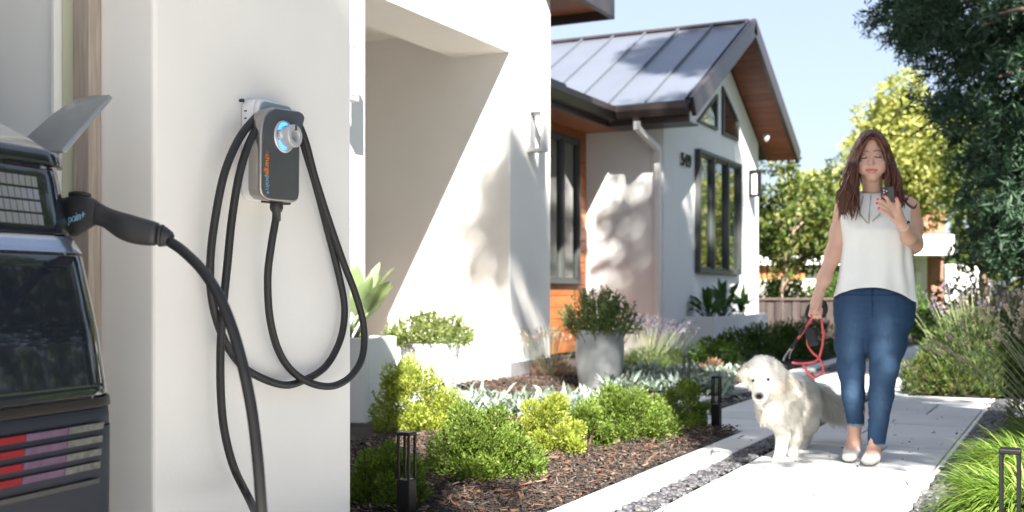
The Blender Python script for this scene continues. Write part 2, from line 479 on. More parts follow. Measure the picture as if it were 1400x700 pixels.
def shrub(name, base, rx, ry, h, n, leaf, mat, label, cat, group=None, lumps=34, aspect=.5, up=.5, twig=True, trans=None, spread=.26, sprigs=0.22, floor=.04, stem_mat=None, spl=1.0):
    root = empty(name, base); tag(root, label, cat, group)
    b0 = np.array(base, float)
    P = []; D = []
    for k in range(lumps):
        d = rng.normal(size=3); d[2] = abs(d[2]) * .9 + .02; d /= np.linalg.norm(d)
        s = (.62 + .4 * rng.random()) if k % 4 else .35 + .3 * rng.random()
        if k % 5 == 0: d[2] *= .25
        c = b0 + np.array([d[0] * rx, d[1] * ry, h * (floor + (1 - floor) * d[2])]) * np.array([s, s, 1]) * np.array([1, 1, .80 + .2 * rng.random()])
        m = n // lumps
        dd = rdir(m); rad = spread * (rx + ry) / 2 * (.45 + .55 * rng.random(m))
        p = c + dd * rad[:, None]
        keep = p[:, 2] > b0[2] + .01
        P.append(p[keep]); D.append((dd * .9 + d * .5 + np.array([0, 0, up]))[keep])
    m = n // 6; dd = rdir(m); dd[:, 2] = np.abs(dd[:, 2]); q_ = dd * (.45 + .40 * rng.random(m) ** .5)[:, None] * np.array([rx, ry, h])
    P.append(b0 + q_ + np.array([0, 0, .01])); D.append(dd + np.array([0, 0, up]))
    # upright sprigs breaking the outline
    ns = int(lumps * sprigs * 3)
    stems = []
    for k in range(ns):
        d = rng.normal(size=3); d[2] = abs(d[2]) + .25; d /= np.linalg.norm(d)
        s0 = b0 + np.array([d[0] * rx * .9, d[1] * ry * .9, h * d[2] * .9])
        dr = unit((d * np.array([.6, .6, .6]) + np.array([0, 0, .8]))[None])[0]
        ln = rng.uniform(.2, .42) * h * .5 * spl
        t = rng.random(18)
        P.append(s0 + dr * (t * ln)[:, None] + rng.normal(size=(18, 3)) * leaf * .12)
        D.append(rdir(18) * .8 + dr * .9)
        stems.append(([s0 - dr * ln, s0 + dr * ln], [leaf * .08, leaf * .04]))
    P = np.concatenate(P); D = np.concatenate(D)
    L = leaf * rng.uniform(.65, 1.25, len(P))
    V, Fc = leaf_arrays(P, D + rdir(len(D)) * .5, L, L * aspect)
    place('foliage', npmesh('foliage', V, Fc), mat, root)
    b = MB()
    for p, r in stems: b.tube(p, r, 4)
    for k in range(9):
        a = rng.uniform(0, 6.28)
        b.tube(spline([b0 + np.array([.02 * math.cos(a), .02 * math.sin(a), -.03]), b0 + np.array([math.cos(a) * rx * .2, math.sin(a) * ry * .2, h * .25]), b0 + np.array([math.cos(a) * rx * .42, math.sin(a) * ry * .42, h * .5])], 3), [.008] * 4 + [.005, .004, .003], 5)
    tag(b.build('stem', stem_mat or M['twig'], root, True), kind='stuff')
    return root

M['twig'] = surf('twig', (.10, .07, .05), .9, .2, 20, .3, 90)
M['bark'] = surf('bark', (.14, .10, .075), .95, .3, 6, 1.0, 30, stretch=(1, 1, .25), bdist=.02)
M['bark_pale'] = surf('bark_pale', (.26, .19, .14), .9, .25, 6, .6, 30, stretch=(1, 1, .3), bdist=.01)
M['box_leaf'] = leafmat('box_leaf', (.065, .115, .018), (.125, .19, .03), (.20, .26, .055), .35)
M['sunlit_box_leaf'] = leafmat('sunlit_box_leaf', (.17, .23, .03), (.28, .33, .05), (.38, .40, .10), .38)  # box leaf again, with full sunlight put into its yellower, paler tone
M['olive_leaf'] = leafmat('olive_leaf', (.05, .09, .025), (.09, .14, .04), (.15, .20, .07), .3)
M['pot_leaf'] = leafmat('pot_leaf', (.07, .12, .025), (.15, .2, .05), (.25, .28, .1), .35)
M['silver_leaf'] = leafmat('silver_leaf', (.13, .17, .14), (.20, .25, .21), (.30, .34, .30), .2, .8, .12)
M['strel_leaf'] = leafmat('strel_leaf', (.13, .19, .09), (.26, .32, .18), None, .35, .35, .3)
M['dark_leaf'] = leafmat('dark_leaf', (.015, .05, .012), (.04, .095, .02), (.07, .14, .03), .2, .35)
M['conifer'] = leafmat('conifer', (.011, .032, .018), (.026, .060, .033), (.058, .105, .058), .2, .5, .3)
M['yellow_leaf'] = leafmat('yellow_leaf', (.20, .23, .06), (.34, .35, .10), (.46, .45, .17), .45)
M['mid_leaf'] = leafmat('mid_leaf', (.03, .06, .012), (.075, .11, .022), (.17, .18, .04), .35)
M['oak_leaf'] = leafmat('oak_leaf', (.03, .06, .012), (.05, .09, .02), (.08, .12, .03), .25)
M['lav_leaf'] = leafmat('lav_leaf', (.04, .075, .026), (.085, .125, .042), (.15, .19, .06), .3, .7)
M['lav_flower'] = leafmat('lav_flower', (.10, .085, .14), (.16, .14, .20), (.22, .20, .25), .2, .8)
M['dry_flower'] = leafmat('dry_flower', (.36, .28, .23), (.50, .42, .35), (.62, .54, .46), .25, .85)
M['hedge_leaf'] = leafmat('hedge_leaf', (.025, .055, .01), (.05, .10, .016), (.085, .15, .03), .25)
M['grass_blade'] = leafmat('grass_blade', (.07, .14, .018), (.13, .22, .03), (.24, .30, .075), .4, .5)
M['fern_leaf'] = leafmat('fern_leaf', (.04, .10, .02), (.09, .15, .03), (.17, .12, .05), .3)
M['rusty_leaf'] = leafmat('rusty_leaf', (.12, .07, .045), (.2, .12, .08), (.26, .17, .12), .3)
M['forest_leaf'] = leafmat('forest_leaf', (.03, .05, .012), (.06, .09, .02), (.12, .14, .04), .3)

# ------------------------------------------------------------------ ground, drive, path, beds
b = MB()
rings = [0, 3, 6, 12, 25, 60, 150, 500]
P = [[(r * math.cos(a) - 1, r * math.sin(a) + 6, -.03) for a in np.linspace(0, 2 * math.pi, 33)[:-1]] for r in [.001] + rings[1:]]
b.grid(P, closed=True)
tag(b.build('ground', M['lawn']), kind='structure')
X_K0, X_K1, X_G1, X_R, X_GR = -1.80, -1.60, -1.465, -.615, -.42
drive = MB(); drive.box(-8.2, 9.0, -9.0, 2.18, -.06, 0); tag(drive.build('driveway', M['drive']), kind='structure')
# path: bed of jointing sand, then slabs laid one by one
path = MB()
path.box(-2.65, .6, 2.2, 9.7, -.08, -.022); path.box(-4.86, -2.65, 6.85, 7.85, -.08, -.022); path.box(-2.65, -1.2, 9.7, 24, -.08, -.022)
po = tag(path.build('path', M['joint']), kind='structure')
g = .011
def slab(x0, x1, y0, y1, dz=0.0):
    MB().box(x0 + g / 2, x1 - g / 2, y0 + g / 2, y1 - g / 2, -.05, dz).build('slab', M['concrete'], po, bevel=.004, seg=1)
ys = [2.2, 3.1, 4.02, 4.95, 5.75, 6.47, 6.95, 7.6, 8.26, 9.2, 9.72]
for i in range(len(ys) - 1):
    dz = rng.uniform(-.002, .002)
    if i in (4, 6, 8): 
        xm = (X_G1 + X_R) / 2 + (-.12 if i == 6 else .1)
        slab(X_G1, xm, ys[i], ys[i + 1], dz); slab(xm, X_R, ys[i], ys[i + 1], dz + .001)
    else: slab(X_G1, X_R, ys[i], ys[i + 1], dz)
# slabs left of the gravel strip beyond the first bed, and the side path to the porch
for y0, y1 in ((6.93, 7.42), (7.42, 7.86)):
    xs = [-4.84, -3.9, -3.0, -2.2, -1.62] if y0 < 7 else [-4.84, -3.5, -2.62, -1.62]
    for a, c in zip(xs[:-1], xs[1:]): slab(a, c, y0, y1, rng.uniform(-.002, .002))
for y0, y1, xs in ((7.86, 8.75, [-2.32, -1.62]), (8.75, 9.72, [-2.32, -1.9, -1.62])):
    for a, c in zip(xs[:-1], xs[1:]): slab(a, c, y0, y1, rng.uniform(-.002, .002))
yy = 9.72
while yy < 23:
    d = rng.choice([.5, .9, .9])
    if d < .6: slab(-2.32, -1.25, yy, yy + d)
    else:
        xm = rng.uniform(-1.9, -1.6); slab(-2.32, xm, yy, yy + d); slab(xm, -1.25, yy, yy + d)
    yy += d
for y0, y1 in ((8.5, 9.1), (9.1, 9.72)):          # pavers right of the right-hand pebble strip
    slab(X_GR, .58, y0, y1)
# kerbs
ko = tag(MB().box(X_K0 + .01, X_K1 - .01, 1.5, 6.9, -.1, -.03).build('kerb', M['joint']), kind='structure')
def kerb(x0, x1, y0, y1, h=.012):
    MB().box(x0, x1, y0, y1, -.09, h).build('kerbstone', M['kerb'], ko, bevel=.006, seg=2)
kerb(X_K0, X_K1, 1.6, 4.62); kerb(X_K0, X_K1, 4.625, 6.72); kerb(-4.8, X_K1 - .02, 6.725, 6.9, .010)
kerb(-4.86, -3.4, 7.87, 8.03, .03); kerb(-3.395, -2.52, 7.87, 8.03, .03)
for a, c in ((8.035, 10.2), (10.205, 12.5), (12.505, 15.2)): kerb(-2.70, -2.52, a, c, .03)
# right gravel edging
for a, c in ((2.2, 4.9), (4.905, 7.2), (7.205, 9.7)): kerb(X_R + .004, X_R + .03, a, c, .004)
# planting soil: gently mounded sheets
def soil(x0, x1, y0, y1, name='soil', h=.05, nx=36, ny=60, base=-.01):
    from mathutils import noise
    P = []
    for i in range(nx + 1):
        row = []
        for j in range(ny + 1):
            x = x0 + (x1 - x0) * i / nx; y = y0 + (y1 - y0) * j / ny
            e = min(i, nx - i, j, ny - j)
            t = min(1, e / 5)
            z = base + t * (h * (.5 + .5 * noise.noise((x * 1.3, y * 1.3, 0))) + .02 * noise.noise((x * 9, y * 9, 3)) + .012 * noise.noise((x * 25, y * 25, 7)))
            row.append((x, y, z))
        P.append(row)
    o = MB().grid(P).build(name, M['soil'], smooth=True)
    return tag(o, kind='structure')
soil(-4.86, X_K0 + .005, 2.3, 6.73, 'soil')
soil(-5.9, -2.7, 8.03, 14.2, 'soil')
soil(X_GR - .02, 3.5, 2.2, 8.45, 'soil', .12)
soil(-1.18, 6, 9.74, 20, 'soil', .1)
soil(-4.8, -2.5, 14.9, 24, 'soil', .05)

# pebbles: one heap for each strip
ICO = None
def ico(sub=1):
    bm = bmesh.new(); bmesh.ops.create_icosphere(bm, subdivisions=sub, radius=1)
    v = np.array([p.co[:] for p in bm.verts]); f = np.array([[q.index for q in t.verts] for t in bm.faces]); bm.free()
    return v, f
ICO1 = ico(1); ICO2 = ico(2)
def scatter(name, pts, size, mat, flat=.5, label=None, jitter=.25, ico=ICO2, smooth=True, aspect=.7, cat='gravel'):
    v0, f0 = ico; n = len(pts); m = len(v0)
    s = rng.uniform(.6, 1.3, n) * size
    sc = np.stack([s, s * rng.uniform(aspect, 1, n), s * rng.uniform(flat * .7, flat * 1.3, n)], 1)
    a = rng.uniform(0, 6.28, n); ti = rng.normal(size=n) * .35
    lump = rng.normal(size=(n, 3)) 
    V = v0[None] * (1 + jitter * np.sin(v0[None] * 2.2 @ np.eye(3) + lump[:, None, :]).mean(-1, keepdims=True))
    V = V * sc[:, None, :]
    ct, st = np.cos(ti)[:, None], np.sin(ti)[:, None]
    y = V[..., 1] * ct - V[..., 2] * st; z = V[..., 1] * st + V[..., 2] * ct
    ca, sa = np.cos(a)[:, None], np.sin(a)[:, None]
    x2 = V[..., 0] * ca - y * sa; y2 = V[..., 0] * sa + y * ca
    V = np.stack([x2, y2, z], -1) + np.asarray(pts)[:, None, :]
    Fc = (f0[None] + (np.arange(n) * m)[:, None, None]).reshape(-1, 3)
    o = place(name, npmesh(name, V.reshape(-1, 3), Fc), mat, None, smooth)
    return tag(o, label, cat, None, 'stuff')
M['pebble'] = chipmat('pebble', [(.025, .025, .03), (.05, .05, .058), (.09, .09, .10), (.14, .135, .14), (.07, .06, .06)], .55, .25, 60)
M['chip'] = chipmat('bark_chip', [(.020, .014, .012), (.045, .026, .018), (.03, .022, .018), (.06, .045, .038), (.17, .08, .042), (.05, .035, .028), (.20, .15, .12), (.028, .02, .017)], .9, .5, 120)
def strip_pts(x0, x1, y0, y1, n, z=-.012, dz=.014):
    return np.stack([rng.uniform(x0, x1, n), rng.uniform(y0, y1, n), z + dz * rng.random(n)], 1)
scatter('pebbles', np.concatenate([strip_pts(X_K1 + .012, X_G1 - .012, 2.6, 6.9, 1500), strip_pts(X_K1 + .01, X_G1 - .012, 6.9, 10, 700)]), .017, M['pebble'], label='strip of dark grey pebbles between the pale kerb and the path slabs')
scatter('pebbles', np.concatenate([strip_pts(X_R + .04, X_GR + .02, 3.0, 9.7, 3000)]), .019, M['pebble'], label='wider strip of dark pebbles along the right edge of the path')
scatter('pebbles', strip_pts(-2.50, -2.34, 8.05, 15, 1300), .019, M['pebble'], ico=ICO1, label='pebble strip along the kerb of the far planting bed')
# bark mulch
def mulch(x0, x1, y0, y1, n, size, label, z0=.035, top=.03):
    pts = np.stack([rng.uniform(x0, x1, n), rng.uniform(y0, y1, n), np.full(n, 0.)], 1)
    from mathutils import noise
    for p in pts: p[2] = z0 * (.5 + .5 * noise.noise((p[0] * 1.3, p[1] * 1.3, 0))) + rng.uniform(.0, top)
    n = len(pts)
    D = unit(np.stack([rng.normal(size=n), rng.normal(size=n), rng.normal(size=n) * .3], 1))
    L = rng.gamma(2.2, .5, n) * size; W = size * rng.uniform(.18, .45, n)
    S = unit(np.cross(D, np.array([0, 0, 1.]) + rdir(n) * .5)); N = np.cross(S, D)
    T = (W * .3)[:, None]
    a = D * L[:, None] / 2; s = S * W[:, None] / 2; t = N * T
    k = rng.uniform(.3, 1, (4, n))[..., None]
    V = np.stack([pts - a * k[0] - s, pts + a * k[1] - s, pts + a * k[2] + s, pts - a * k[3] + s, pts - a * k[0] - s + t, pts + a * k[1] - s + t, pts + a * k[2] + s + t * .6, pts - a * k[3] + s + t * .8], 1).reshape(-1, 3)
    q = np.array([(0, 3, 2, 1), (4, 5, 6, 7), (0, 1, 5, 4), (1, 2, 6, 5), (2, 3, 7, 6), (3, 0, 4, 7)])
    Fc = (q[None] + (np.arange(n) * 8)[:, None, None]).reshape(-1, 4)
    tag(place('mulch', npmesh('mulch', V, Fc), M['chip']), label, 'mulch', None, 'stuff')
mulch(-3.6, X_K0 - .01, 3.1, 6.7, 17000, .026, 'dark brown bark mulch in the bed beside the pale kerb')
M['litter'] = chipmat('leaf_litter', [(.14, .065, .035), (.22, .11, .06), (.09, .045, .028), (.30, .20, .13)], .85, .4, 80)
mulch(-3.4, X_K0 - .01, 3.3, 6.6, 520, .042, 'rusty dry leaf litter lying on the dark bark mulch', .045)
bpy.data.objects['mulch.001' if 'mulch.001' in bpy.data.objects else 'mulch'].data.materials[0] = M['litter']
mulch(-4.85, -2.72, 8.06, 11.5, 9000, .04, 'bark mulch round the grey pot in the far bed', .05)
mulch(-.45, .8, 3.2, 8.3, 3000, .03, 'bark mulch under the bright grasses on the right', .06)
mulch(-1.9, -.62, 3.4, 9.0, 130, .022, 'stray chips and dry leaves on the kerb and path slabs', .0, .006)
bpy.data.objects[[o.name for o in bpy.data.objects if o.name.startswith('mulch')][-1]].location.z = .014
# ------------------------------------------------------------------ the house
XG, XF, XW = -2.12, -4.87, -5.97
house = empty('house', (-6.0, 9.0, 0))
tag(house, 'white stucco house with dark metal gable roof, cedar wall and deep porch', 'house')
def hp(b, name, mat, **k): return b.build(name, mat, house, **k)
# garage block
GT = 3.6
w = MB(); w.box(-8.0, XG, 2.19, 3.07, 0, GT)
hp(w, 'garage_pillar', M['stucco'], bevel=.012, seg=3)
w = MB(); w.box(-2.30, XG, -.6, 2.187, 2.45, GT); w.box(-2.30, XG, -1.6, -.603, 0, GT)
hp(w, 'garage_wall', M['stucco'], bevel=.01)
w = MB(); w.box(-8.0, -2.305, -1.6, -1.4, 0, GT - .1); w.box(-8.2, -8.003, -1.6, 3.07, 0, GT - .1); w.box(-8.0, -2.44, -1.395, 2.187, 2.65, 2.75)
hp(w, 'garage_lining', M['garage_paint'])
MB().box(-8.0, -2.436, 2.150, 2.186, 0, 2.6).build('lining_panel', M['garage_paint'], house)
MB().box(-2.362, -2.303, 2.145, 2.1875, 0, 2.445).build('door_jamb', M['jamb_wood'], house, bevel=.003)
MB().box(-2.408, -2.366, 2.152, 2.1875, 0, 2.445).build('door_stop', M['green_trim'], house, bevel=.003)
tr = MB(); tr.box(-2.424, -2.411, 2.13, 2.1875, 0, 2.445); tr.box(-2.434, -2.4265, 2.138, 2.1875, 0, 2.445)
tr.build('door_track', M['white_paint'], house, bevel=.002)
r = MB(); r.box(-8.3, -1.98, -1.75, 3.16, GT + .003, GT + .15)
hp(r, 'garage_roof', M['bronze'], bevel=.01)
# main block: pillar, beam over the porch, end wall
HB = 4.6
w = MB(); w.box(-9.0, XF, 3.6, 7.24, 0, HB); hp(w, 'wall', M['stucco'], bevel=.012)
w = MB(); w.box(-5.49, XF + .0, 7.243, 9.697, 3.14, HB); hp(w, 'porch_beam', M['stucco'])
w = MB(); w.box(-9.0, XF, 9.70, 10.63, 0, HB); hp(w, 'wall', M['stucco'], bevel=.012)
w = MB(); w.box(-9.2, -9.003, 7.243, 9.697, 0, HB); w.box(-9.0, -5.495, 7.243, 9.697, 3.4, 3.5); hp(w, 'porch_lining', M['stucco'])
w = MB(); w.box(-9.0, XF - .1, 7.243, 9.697, -.02, .015); hp(w, 'porch_floor', M['porch_tile'])
w = MB(); w.box(-5.5, XF + .012, 9.688, 10.642, -.05, .17); hp(w, 'plinth', M['plinth'], bevel=.005)
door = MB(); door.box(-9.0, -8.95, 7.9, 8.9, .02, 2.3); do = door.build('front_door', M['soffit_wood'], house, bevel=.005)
MB().tube([(-8.93, 8.0, .9), (-8.88, 8.0, .9), (-8.88, 8.0, 1.5), (-8.93, 8.0, 1.5)], .015).build('handle', M['black_metal'], do, True)
# little roof over the end of the main block: cedar soffit, dark fascia
eo = MB().box(-6.6, -4.66, 10.35, 11.75, 4.0, 4.14).build('roof_end', M['bronze'], house)
for k in range(9):
    MB().box(-6.6, -4.71, 10.36 + k * .151, 10.36 + k * .151 + .147, 3.972, 3.997).build('soffit_board', M['cedar'], eo, bevel=.003, seg=1)
fb = MB(); fb.box(-6.6, -4.62, 11.753, 11.80, 3.88, 4.17); fb.box(-4.657, -4.60, 10.33, 11.75, 3.88, 4.17)
fb.build('fascia', M['bronze'], eo, bevel=.006)
# cedar wall with its window
cw = MB().box(XW - .16, XW - .022, 10.633, 14.197, 0, 3.12).build('cedar_wall', M['joint'], house)
wy0, wy1, wz0, wz1 = 12.3, 13.9, .95, 2.88
z = .06
while z < 3.1:
    h = min(.148, 3.1 - z)
    if z + h <= wz0 + .03 or z >= wz1 - .03:
        MB().box(XW - .02, XW + rng.uniform(-.001, .001), 10.636, 14.19, z, z + h - .007).build('board', M['cedar'], cw, bevel=.004, seg=1)
    else:
        for a, c in ((10.636, wy0 - .005), (wy1 + .005, 14.19)):
            MB().box(XW - .02, XW + rng.uniform(-.001, .001), a, c, z, z + h - .007).build('board', M['cedar'], cw, bevel=.004, seg=1)
    z += .148
def window(X, y0, y1, z0, z1, muls, fw=.055, deep=.05, name='window', mat=None):
    """casement on a wall facing +X"""
    fr = MB()
    fr.box(X - .06, X + deep, y0, y1, z1 - fw, z1); fr.box(X - .06, X + deep, y0, y1, z0, z0 + fw)
    fr.box(X - .06, X + deep, y0, y0 + fw, z0 + fw + .001, z1 - fw - .001); fr.box(X - .06, X + deep, y1 - fw, y1, z0 + fw + .001, z1 - fw - .001)
    fo = fr.build(name, mat or M['window_frame'], house, bevel=.006, seg=1)
    ed = [y0 + fw] + [v for m in muls for v in (m - .035, m + .035)] + [y1 - fw]
    for m in muls:
        MB().box(X - .055, X + deep - .004, m - .034, m + .034, z0 + fw + .002, z1 - fw - .002).build('mullion', mat or M['window_frame'], fo, bevel=.006, seg=1)
    for a, c in zip(ed[0::2], ed[1::2]):
        s = MB()      # inner sash, then the pane
        t = .03
        s.box(X - .03, X + .022, a + .001, c - .001, z1 - fw - t, z1 - fw - .002); s.box(X - .03, X + .022, a + .001, c - .001, z0 + fw + .002, z0 + fw + t)
        s.box(X - .03, X + .022, a + .001, a + t, z0 + fw + t + .001, z1 - fw - t - .001); s.box(X - .03, X + .022, c - t, c - .001, z0 + fw + t + .001, z1 - fw - t - .001)
        s.build('sash', mat or M['window_frame'], fo, bevel=.003, seg=1)
        MB().box(X - .022, X - .012, a + t - .01, c - t + .01, z0 + fw + t - .01, z1 - fw - t + .01).build('pane', M['pane'], fo)
    return fo
window(XW + .01, wy0, wy1, wz0, wz1, [13.35], deep=.035)
# gable wing
w = MB(); w.box(-9.0, XF - .20, 14.2, 14.4, 0, 3.5); hp(w, 'side_wall', M['stucco_cool'])
YE0, YE1, YR, ZE, ZR = 13.7, 19.7, 16.7, 3.25, 4.87
sl = (ZR - ZE) / (YR - YE0)
under = lambda y: ZR - sl * abs(y - YR) - .20
gw = MB(); gw.prism([(XF, 14.2, 0), (XF, 19.1, 0), (XF, 19.1, under(19.1)), (XF, YR, under(YR)), (XF, 14.2, under(14.2))], (-.198, 0, 0))
gwo = hp(gw, 'gable_wall', M['stucco_cool'])
w = MB(); w.box(-9.0, XF - .20, 18.9, 19.1, 0, 3.4); hp(w, 'side_wall', M['stucco_cool'])
window(XF + .032, 15.53, 17.77, 1.12, 2.88, [16.27, 17.03], name='window', fw=.06)
def poly_window(pxs, name='gable_window'):
    pts = [pX(u, v, XF + .002) for u, v in pxs]
    c = sum(pts, Vector()) / len(pts)
    inner = [p + (c - p).normalized() * .085 for p in pts]
    fr = MB()
    n = len(pts)
    for i in range(n):
        a, bb, c2, d2 = pts[i], pts[(i + 1) % n], inner[(i + 1) % n], inner[i]
        fr.prism([a, bb, c2, d2], (.035, 0, 0))
    fo = fr.build(name, M['window_frame'], house)
    MB().prism(inner, (.016, 0, 0)).build('pane', M['pane'], fo)
poly_window([(979, 129), (979, 178.6), (952, 166)])
poly_window([(986.4, 118), (1008, 166), (1008, 193.6), (986.4, 184)])
# roof: two slopes of standing-seam panels
ro = MB()
X0, X1 = -9.2, -4.36
for y0 in (YE0, YE1):
    ro.prism([(X0, y0, ZE - .10), (X0, YR, ZR - .10), (X0, YR, ZR - .015), (X0, y0, ZE - .015)], (X1 - X0, 0, 0))
roof = hp(ro, 'roof', M['bronze'])
pan = None
xs = [-4.41 - .53 * k for k in range(10)]
nrm = Vector((0, -sl, 1)).normalized(); upv = Vector((0, 1, sl)).normalized(); Ls = math.hypot(YR - YE0, ZR - ZE)
for sgn, ye in ((1, YE0), (-1, YE1)):
    N = Vector((0, -sl * sgn, 1)).normalized(); U = Vector((0, sgn, sl)).normalized()
    for k in range(9):
        xa, xb = xs[k + 1] + .006, xs[k] - .006
        c = Vector(((xa + xb) / 2, ye, ZE)) + U * (Ls / 2) + N * .0
        MB().obox(c, (Vector(((xb - xa) / 2, 0, 0))), U * (Ls / 2 - .01), N * .008).build('roof_panel', M['roof_metal'], roof)
    for k in range(10):
        c = Vector((xs[k], ye, ZE)) + U * (Ls / 2) + N * .018
        MB().obox(c, (.011, 0, 0), U * (Ls / 2), N * .03).build('seam', M['roof_metal'], roof, bevel=.003, seg=1)
MB().obox((-6.8, YR, ZR + .015), (2.42, 0, 0), (0, .09, 0), (0, 0, .022)).build('ridge_cap', M['bronze'], roof, bevel=.008)
# rakes, soffit, gutters
for sgn, ye in ((1, YE0), (-1, YE1)):
    U = Vector((0, sgn, sl)).normalized(); N = Vector((0, -sl * sgn, 1)).normalized()
    c = Vector((-4.325, ye, ZE)) + U * (Ls / 2 - .01) - N * .075
    MB().obox(c, (.032, 0, 0), U * (Ls / 2 + .02), N * .125).build('rake_board', M['bronze'], roof, bevel=.006)
    nb = 20
    for k in range(nb):
        t0 = Ls * k / nb
        c = Vector((-4.61, ye, ZE)) + U * (t0 + Ls / nb / 2) - N * .135
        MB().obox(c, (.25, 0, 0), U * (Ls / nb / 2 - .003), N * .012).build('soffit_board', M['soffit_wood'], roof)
def gutter(p0, p1, out, name='gutter'):
    """K-style gutter swept from p0 to p1 along its eave, 'out' points away from the wall"""
    p0, p1, out = Vector(p0), Vector(p1), Vector(out)
    prof = [(0, 0), (.0, .16), (.012, .16), (.012, .02), (.09, .02), (.128, .09), (.128, .16), (.145, .16), (.145, .085), (.10, 0)]
    P = [p0 + out * a + Vector((0, 0, c)) for a, c in prof]
    b = MB().prism(P, p1 - p0)
    fas = MB()
    return b.build(name, M['bronze'], house)
YG = YE0 - .02
gutter((-5.29 , YG, 3.06), (-4.36, YG, 3.06), (0, -1, 0))
MB().box(-5.42, -4.36, YG + .004, YG + .03, 2.985, 3.24).build('fascia', M['bronze'], house, bevel=.004)
gutter((-5.435, 11.2, 3.06), (-5.435, YG - .02, 3.06), (1, 0, 0))
MB().box(-5.47, -5.44, 11.15, YG + .03, 2.985, 3.24).build('fascia', M['bronze'], house, bevel=.004)
MB().box(-9.0, -5.475, 10.64, 13.73, 3.13, 3.24).build('lower_roof', M['roof_metal'], house)
for k in range(4):
    MB().box(-5.955 + k * .121, -5.955 + k * .121 + .117, 10.65, 14.17, 2.99, 3.012).build('soffit_board', M['cedar'], house)
for k in range(4):
    MB().box(-5.47, -4.40, 13.70 + k * .122, 13.70 + k * .122 + .118, 2.99, 3.012).build('soffit_board', M['bronze'], house)
# upper stub of gutter nearer the main block
gutter((-5.60, 10.64, 3.16), (-5.60, 12.35, 3.16), (1, 0, 0))
MB().box(-5.66, -5.605, 10.64, 12.33, 3.02, 3.30).build('fascia', M['bronze'], house, bevel=.004)
# downspout
d = MB()
pts = [(-5.03, YG - .06, 3.06), (-5.03, YG - .06, 2.94), (-4.93, 14.13, 2.72), (-4.93, 14.13, .02)]
for a, c in zip(pts[:-1], pts[1:]):
    a, c = Vector(a), Vector(c); T = (c - a).normalized(); S = T.cross(Vector((0, 1, 0)) if abs(T.y) < .6 else Vector((1, 0, 0))).normalized(); B = T.cross(S)
    d.obox((a + c) / 2, S * .04, B * .035, T * ((c - a).length / 2 + .03))
d.build('downspout', M['white_paint'], house, bevel=.008)
MB().box(-5.075, -4.985, YG - .10, YG - .02, 3.02, 3.07).build('downspout_outlet', M['bronze'], house)
# soffit light
q = pX(1048, 189, -4.6)
MB().lathe([(.05, .06), (.05, 0), (.035, -.03), (.02, -.06), (.002, -.065)], q, (0, 0, 1), 16).build('soffit_light', M['lamp_metal'], house, True)
# house number
num = empty('house_number', (XF + .02, 14.85, 2.58)); tag(num, 'black raised house number 549 on the white wall under the eave', 'house number')
def text_mesh(s, size, ext, name, mat, parent, o, ax, ay, align='LEFT', spacing=1.0, shear=0.0):
    """flat lettering, extruded; o origin, ax/ay its axes"""
    cu = bpy.data.curves.new(name, 'FONT'); cu.body = s; cu.size = size; cu.extrude = ext; cu.align_x = align; cu.space_character = spacing; cu.shear = shear
    to = bpy.data.objects.new(name, cu); COL.objects.link(to)
    bpy.context.view_layer.update()
    me = bpy.data.meshes.new_from_object(to.evaluated_get(bpy.context.evaluated_depsgraph_get()))
    bpy.data.objects.remove(to); bpy.data.curves.remove(cu)
    ax, ay = Vector(ax).normalized(), Vector(ay).normalized(); az = ax.cross(ay)
    T = Matrix((ax, ay, az)).transposed().to_4x4(); T.translation = Vector(o)
    me.transform(T); me.name = name
    return place(name, me, mat, parent)
for i, ch in enumerate('549'):
    text_mesh(ch, .26, .012, 'digit', M['black_metal'], num, (XF + .03, 14.84 + i * .15, 2.575), (0, 1, 0), (0, 0, 1))

# wall lamps: square loop standing off the wall
def lamp(Y, z0, z1, X, mat, label, glass=False):
    r = empty('wall_lamp', (X, Y, z0)); tag(r, label, 'wall lamp', 'wall lamps on the house')
    t, hw, pr = (.036 if glass else .034), .06, .19
    f = MB()
    f.box(X + .012, X + pr, Y - hw, Y + hw, z1 - t, z1); f.box(X + .012, X + pr, Y - hw, Y + hw, z0, z0 + t)
    f.box(X + pr - t, X + pr, Y - hw, Y + hw, z0 + t + .001, z1 - t - .001); f.box(X + .012, X + .012 + t, Y - hw, Y + hw, z0 + t + .001, z1 - t - .001)
    f.build('loop', mat, r, bevel=.004, seg=1)
    MB().box(X + .001, X + .011, Y - .04, Y + .04, z0 + .03, z1 - .03).build('back_plate', mat, r, bevel=.003)
    MB().box(X + .05, X + pr - .05, Y - .012, Y + .012, z1 - t - .03, z1 - t - .001).build('light_bar', M['white_paint'], r)
    if glass: MB().box(X + .045, X + pr - t - .002, Y - .02, Y + .02, z0 + t + .002, z1 - .06).build('diffuser', M['frost'], r)
M['frost'] = surf('frosted_glass', (.62, .66, .68), .3, .05, 5)
lamp(6.82, 2.225, 2.645, XF, M['lamp_metal'], 'white loop wall lamp behind the charger pillar at the porch left', False)
lamp(10.11, 2.225, 2.645, XF, M['lamp_metal'], 'white loop wall lamp on the sunlit corner beside the cedar wall', False)
lamp(18.5, 2.42, 2.86, XF, M['black_metal'], 'black framed wall lamp at the far corner of the gable wall', True)
